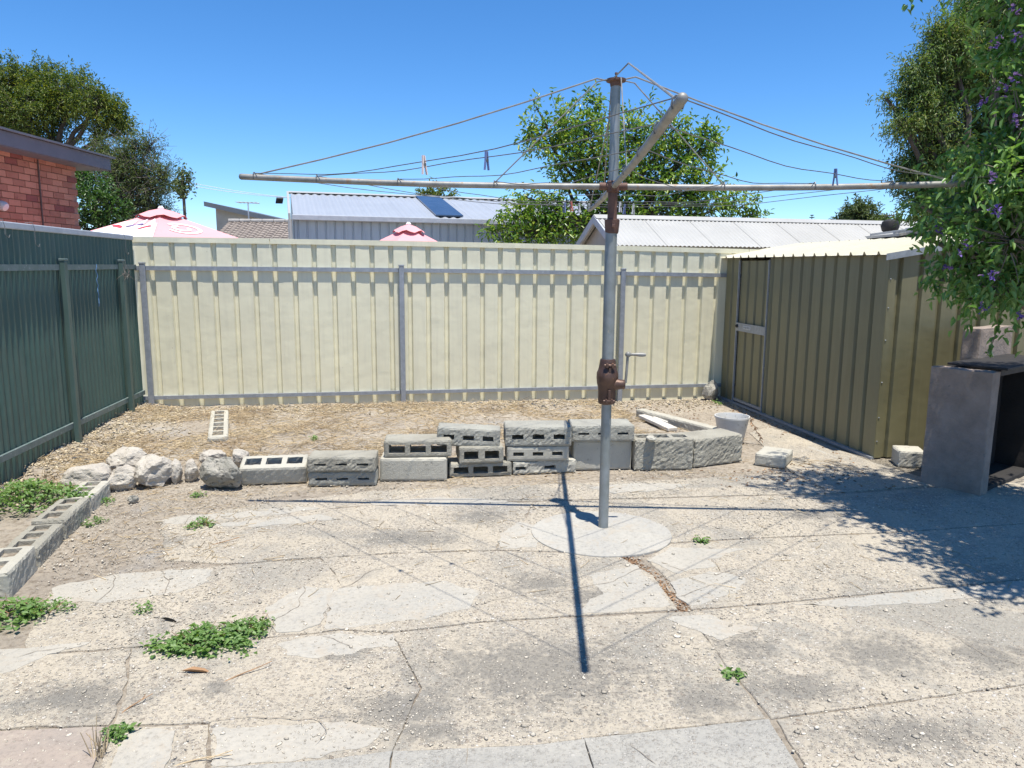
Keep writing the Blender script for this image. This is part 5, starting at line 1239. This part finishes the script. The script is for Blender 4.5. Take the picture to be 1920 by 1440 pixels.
# wattle on the left
tree('spreading_tree', 'tall spreading tree with yellow green flat crown at the left', 'tree', base_at(90, 19), D(95, 330, 19),
     blobs(19, [(x, y + 20, r * .94, d) for x, y, r, d in [(20, 150, 50, 0), (75, 140, 46, .6), (130, 155, 46, 0), (170, 175, 38, -.5), (-40, 160, 60, 0), (40, 190, 46, -.5), (100, 190, 40, .4), (215, 200, 30, 0), (232, 218, 22, .2), (-10, 210, 46, 0), (180, 235, 20, 0), (10, 250, 50, .8), (60, 265, 44, .6), (110, 285, 40, .4), (150, 300, 36, .2), (195, 172, 22, 0)]]),
     M['lf_wattle'], M['bark'], 560, 22, .085, .026, .26, .1, .16, 5, shell=.4, twr=.010)
tree('ragged_tree', 'ragged grey green tree with dead twigs left of the utility pole', 'tree', base_at(240, 17), D(245, 400, 17),
     blobs(17, [(195, 285, 24, 0), (255, 275, 20, 0), (280, 275, 22, .2), (245, 310, 34, 0), (215, 330, 38, -.2), (270, 345, 46, .1), (305, 330, 26, 0), (235, 380, 44, 0), (285, 390, 34, .2), (230, 300, 26, .2), (190, 300, 22, 0)]),
     M['lf_grey'], M['bark'], 620, 20, .065, .016, .26, .1, .10, 7, shell=.3, dead=500, twr=.008)
tree('leafy_shrub', 'bright green leafy shrub against the brick house corner', 'shrub', base_at(190, 13.2), D(190, 440, 13.2),
     blobs(13.2, [(180, 350, 26, 0), (175, 385, 34, -.3), (205, 395, 30, -.2), (225, 410, 22, 0), (170, 425, 40, 0), (165, 335, 14, 0)]), M['lf_shrub'], M['bark'], 480, 16, .075, .034, .16, .2, .05, 9, shell=.3)
# foreground flowering bush
bushbl = [(tuple(D(x, y, Y)), r) for x, y, Y, r in [
    (1915, 110, 4.1, .13), (1915, 215, 4.0, .19), (1870, 300, 4.1, .16), (1905, 330, 3.9, .22), (1825, 310, 4.2, .08), (1830, 390, 4.1, .18), (1780, 410, 4.35, .10), (1735, 425, 4.5, .05), (1900, 450, 3.9, .26), (1825, 480, 4.1, .16),
    (1765, 525, 4.3, .05), (1860, 535, 4.0, .18), (1905, 545, 4.0, .15), (1725, 385, 4.6, .05), (1880, 180, 4.2, .10), (1795, 465, 4.25, .10), (1835, 555, 4.15, .13), (1745, 450, 4.4, .06), (1812, 520, 4.2, .10), (2060, 100, 4.1, .45), (2080, 330, 4.0, .55), (2060, 520, 4.1, .42), (1960, -60, 4.2, .4), (2000, -260, 4.2, .7)]]
bushbl += [((2.66, 3.20, 2.30), .40), ((2.9, 2.95, 2.3), .5), ((3.1, 3.3, 2.6), .6), ((2.62, 4.45, 1.98), .18), ((2.60, 4.70, 1.92), .14), ((2.82, 4.25, 2.1), .24), ((3.0, 4.5, 2.0), .26), ((3.1, 3.6, 2.15), .34), ((3.35, 4.3, 2.3), .4), ((3.75, 3.9, 2.8), .6), ((3.3, 3.0, 2.6), .6), ((3.4, 4.55, 2.2), .35), ((3.9, 3.4, 3.0), .7)]
bt = tree('flowering_bush', 'large leafy bush with purple flowers overhanging from the right', 'bush', (3.95, 4.15, 0), (3.75, 4.15, 1.3), bushbl, M['lf_bush'], M['bark_pale'], 620, 15, .058, .023, .14, .42, .09, 11, shell=.3, spread=.8, twr=.004)
# one arching spray of leaves that hangs below the bush
rs = np.random.RandomState(77); sp_ = [Vector(D(x, y, 4.25)) for x, y in ((1885, 560), (1872, 610), (1862, 640), (1850, 668))]
link('spray_stem', MB().tube(sp_, [.005, .004, .003, .002], 6).mesh('spray_stem'), M['bark_pale'], bt)
A = np.array([list(sp_[0].lerp(sp_[1], u)) if u < 1 else list(sp_[1].lerp(sp_[3], u - 1)) for u in np.linspace(.1, 1.95, 20)])
link('spray_leaves', leaf_mesh('spray_leaves', A, rs.normal(size=A.shape) * .7 + np.array([-.1, 0, -.9]), rs, .06, .026), M['lf_bush'], bt)
rf_ = random.Random(5)
for i, (x, y, Y) in enumerate([(1872, 80, 3.82), (1905, 72, 3.8), (1898, 145, 3.75), (1880, 170, 3.8), (1862, 330, 3.75), (1905, 225, 3.7),  (1760, 430, 4.2), (1815, 465, 3.85), (1855, 515, 3.75), (1780, 500, 4.1), (1915, 590, 3.75), (1845, 580, 3.85), (1870, 395, 3.6), (1900, 20, 3.85), (1840, 190, 4.0)]):
    c = D(x, y, Y); k = 7; rs = np.random.RandomState(200 + i); P = np.repeat(np.array([list(c)]), k * 3, 0) + np.repeat(rs.normal(size=(k, 3)) * .016, 3, 0)
    link('flower', leaf_mesh('flower', P, rs.normal(size=P.shape) + np.array([-.3, -.9, .2]), rs, .018, .016, .1), M['flower'], bt)
# fine-leaved tree behind it
tree('fine_leaved_tree', 'tall dark fine leaved tree behind the flowering bush', 'tree', base_at(1840, 10.2), D(1850, 470, 10.2),
     blobs(10.2, [(1775, 60, 26, 0), (1790, 95, 40, 0), (1720, 140, 34, 0), (1780, 160, 55, .3), (1700, 185, 26, 0), (1740, 220, 50, 0), (1810, 110, 60, .5), (1690, 235, 24, -.2), (1760, 290, 50, .2), (1720, 310, 34, 0), (1700, 330, 24, 0), (1780, 350, 50, 0), (1730, 380, 34, 0), (1860, 50, 70, .5), (1900, 150, 90, .8), (1860, 270, 80, .8), (1930, 20, 90, .5), (1900, 380, 90, .6), (1950, -90, 110, .5), (1660, 182, 8, 0), (1745, 40 + 25, 14, 0), (1800, 420, 40, .2), (1850, 10, 40, .2)]),
     M['lf_fine'], M['bark'], 1300, 26, .060, .015, .20, .35, .15, 13, shell=.3, spread=.8)
# distant trees
tree('distant_tree', 'rounded distant tree above the white roof, left of the far power pole', 'tree', base_at(1610, 55), D(1610, 430, 55), blobs(55, [(1612, 388, 14, 0), (1600, 400, 18, 0), (1625, 402, 18, .5), (1610, 418, 24, 0), (1640, 420, 14, 0), (1590, 412, 14, 0)]), M['lf_far'], M['bark'], 60, 30, .26, .10, .5, .1, .2, 15, 'distant trees', twr=.02)
tree('distant_tree', 'low distant hedge of trees right of the far power pole', 'tree', base_at(1690, 45), D(1690, 440, 45), blobs(45, [(1660, 425, 14, 0), (1680, 420, 14, 0), (1700, 422, 13, 0), (1722, 425, 14, 0), (1745, 424, 14, 0), (1640, 432, 10, 0)]), M['lf_wattle'], M['bark'], 60, 30, .22, .09, .45, .1, .15, 17, 'distant trees', twr=.02)
tree('distant_tree', 'small tree top showing over the silver shed roof', 'tree', base_at(815, 36), D(815, 400, 36), blobs(36, [(800, 360, 12, 0), (822, 358, 14, .3), (840, 366, 11, 0), (812, 370, 16, 0)]), M['lf_wattle'], M['bark'], 90, 30, .16, .06, .35, .1, .15, 19, 'distant trees', twr=.015)
# distant pine with tiered branches
pb_ = D(1518, 470, 150); pt_ = D(1518, 402, 150); pn = empty('tiered_pine', (pb_.x, 150, -.012), 'tiny distant tiered pine on the skyline right of centre', 'tree')
MB().tube([(pb_.x, 150, 0), (pb_.x, 150, pt_.z)], [.25, .05], 6).build('trunk', M['bark'], pn)
for i in range(6):
    z_ = pt_.z - .25 - i * .42; r_ = .35 + .17 * i; mb = MB()
    for j in range(10): a = 2 * pi * j / 10 + i; mb.tube([(pb_.x, 150, z_), (pb_.x + r_ * cos(a), 150 + r_ * sin(a), z_ + .12)], [.10, .05], 4)
    mb.build('branch_tier', M['lf_far'], pn)
# creeper-clad utility pole, far power pole, overhead wires
up_ = D(343, 345, 26); ub = empty('utility_pole', (up_.x, 26, -.012), 'dark utility pole with creeper at its top, left of the skillion house', 'pole')
MB().tube([(up_.x, 26, -.05), (up_.x, 26, D(343, 318, 26).z)], [.060, .045], 10).build('shaft', M['wood'], ub, True)
rs = np.random.RandomState(33); C, O_, B_ = clusters(rs, blobs(26, [(343, 318, 8, 0), (340, 335, 10, 0), (346, 350, 12, 0), (342, 362, 12, 0), (332, 352, 10, 0), (350, 330, 8, 0)]), 260, .2)
P = C[:, None, :] + rs.normal(size=(len(C), 10, 3)) * .10; link('creeper', leaf_mesh('creeper', P.reshape(-1, 3), rs.normal(size=(len(C) * 10, 3)), rs, .12, .07), M['lf_grey'], ub)
fp = D(1661, 405, 90); pp = empty('power_pole', (fp.x, 90, -.012), 'far power pole with crossarm on the skyline', 'pole')
MB().tube([(fp.x, 90, -.05), (fp.x, 90, fp.z + .2)], [.16, .12], 8).build('shaft', M['wood'], pp, True)
MB()._bar(Vector((fp.x - 1.0, 90, fp.z - .05)), Vector((fp.x + 1.0, 90, fp.z + .1)), Vector((0, 1, 0)), Vector((0, 0, 1)), .12, .16).build('crossarm', M['wood'], pp)
for i in (-.9, -.4, .4, .9): MB().lathe((fp.x + i, 90, fp.z + .09 + i * .07), [(.05, 0), (.07, .1), (.04, .2)], 8).build('insulator', M['capgrey'], pp)
for i, dz in enumerate((0, .35)):
    A = Vector((up_.x, 26, up_.z - .02 + dz * .3)); B = D(640, 374 + 2 * i, 26.5)
    MB().tube([A.lerp(B, u) - Vector((0, 0, .12 * sin(pi * u))) for u in np.linspace(0, 1, 12)], .009, 5).build('overhead_wire', M['pole_white'], None, False, ['upper pale overhead wire running right from the utility pole', 'lower pale overhead wire running right from the utility pole'][1 - i], 'wire', 'overhead wires')
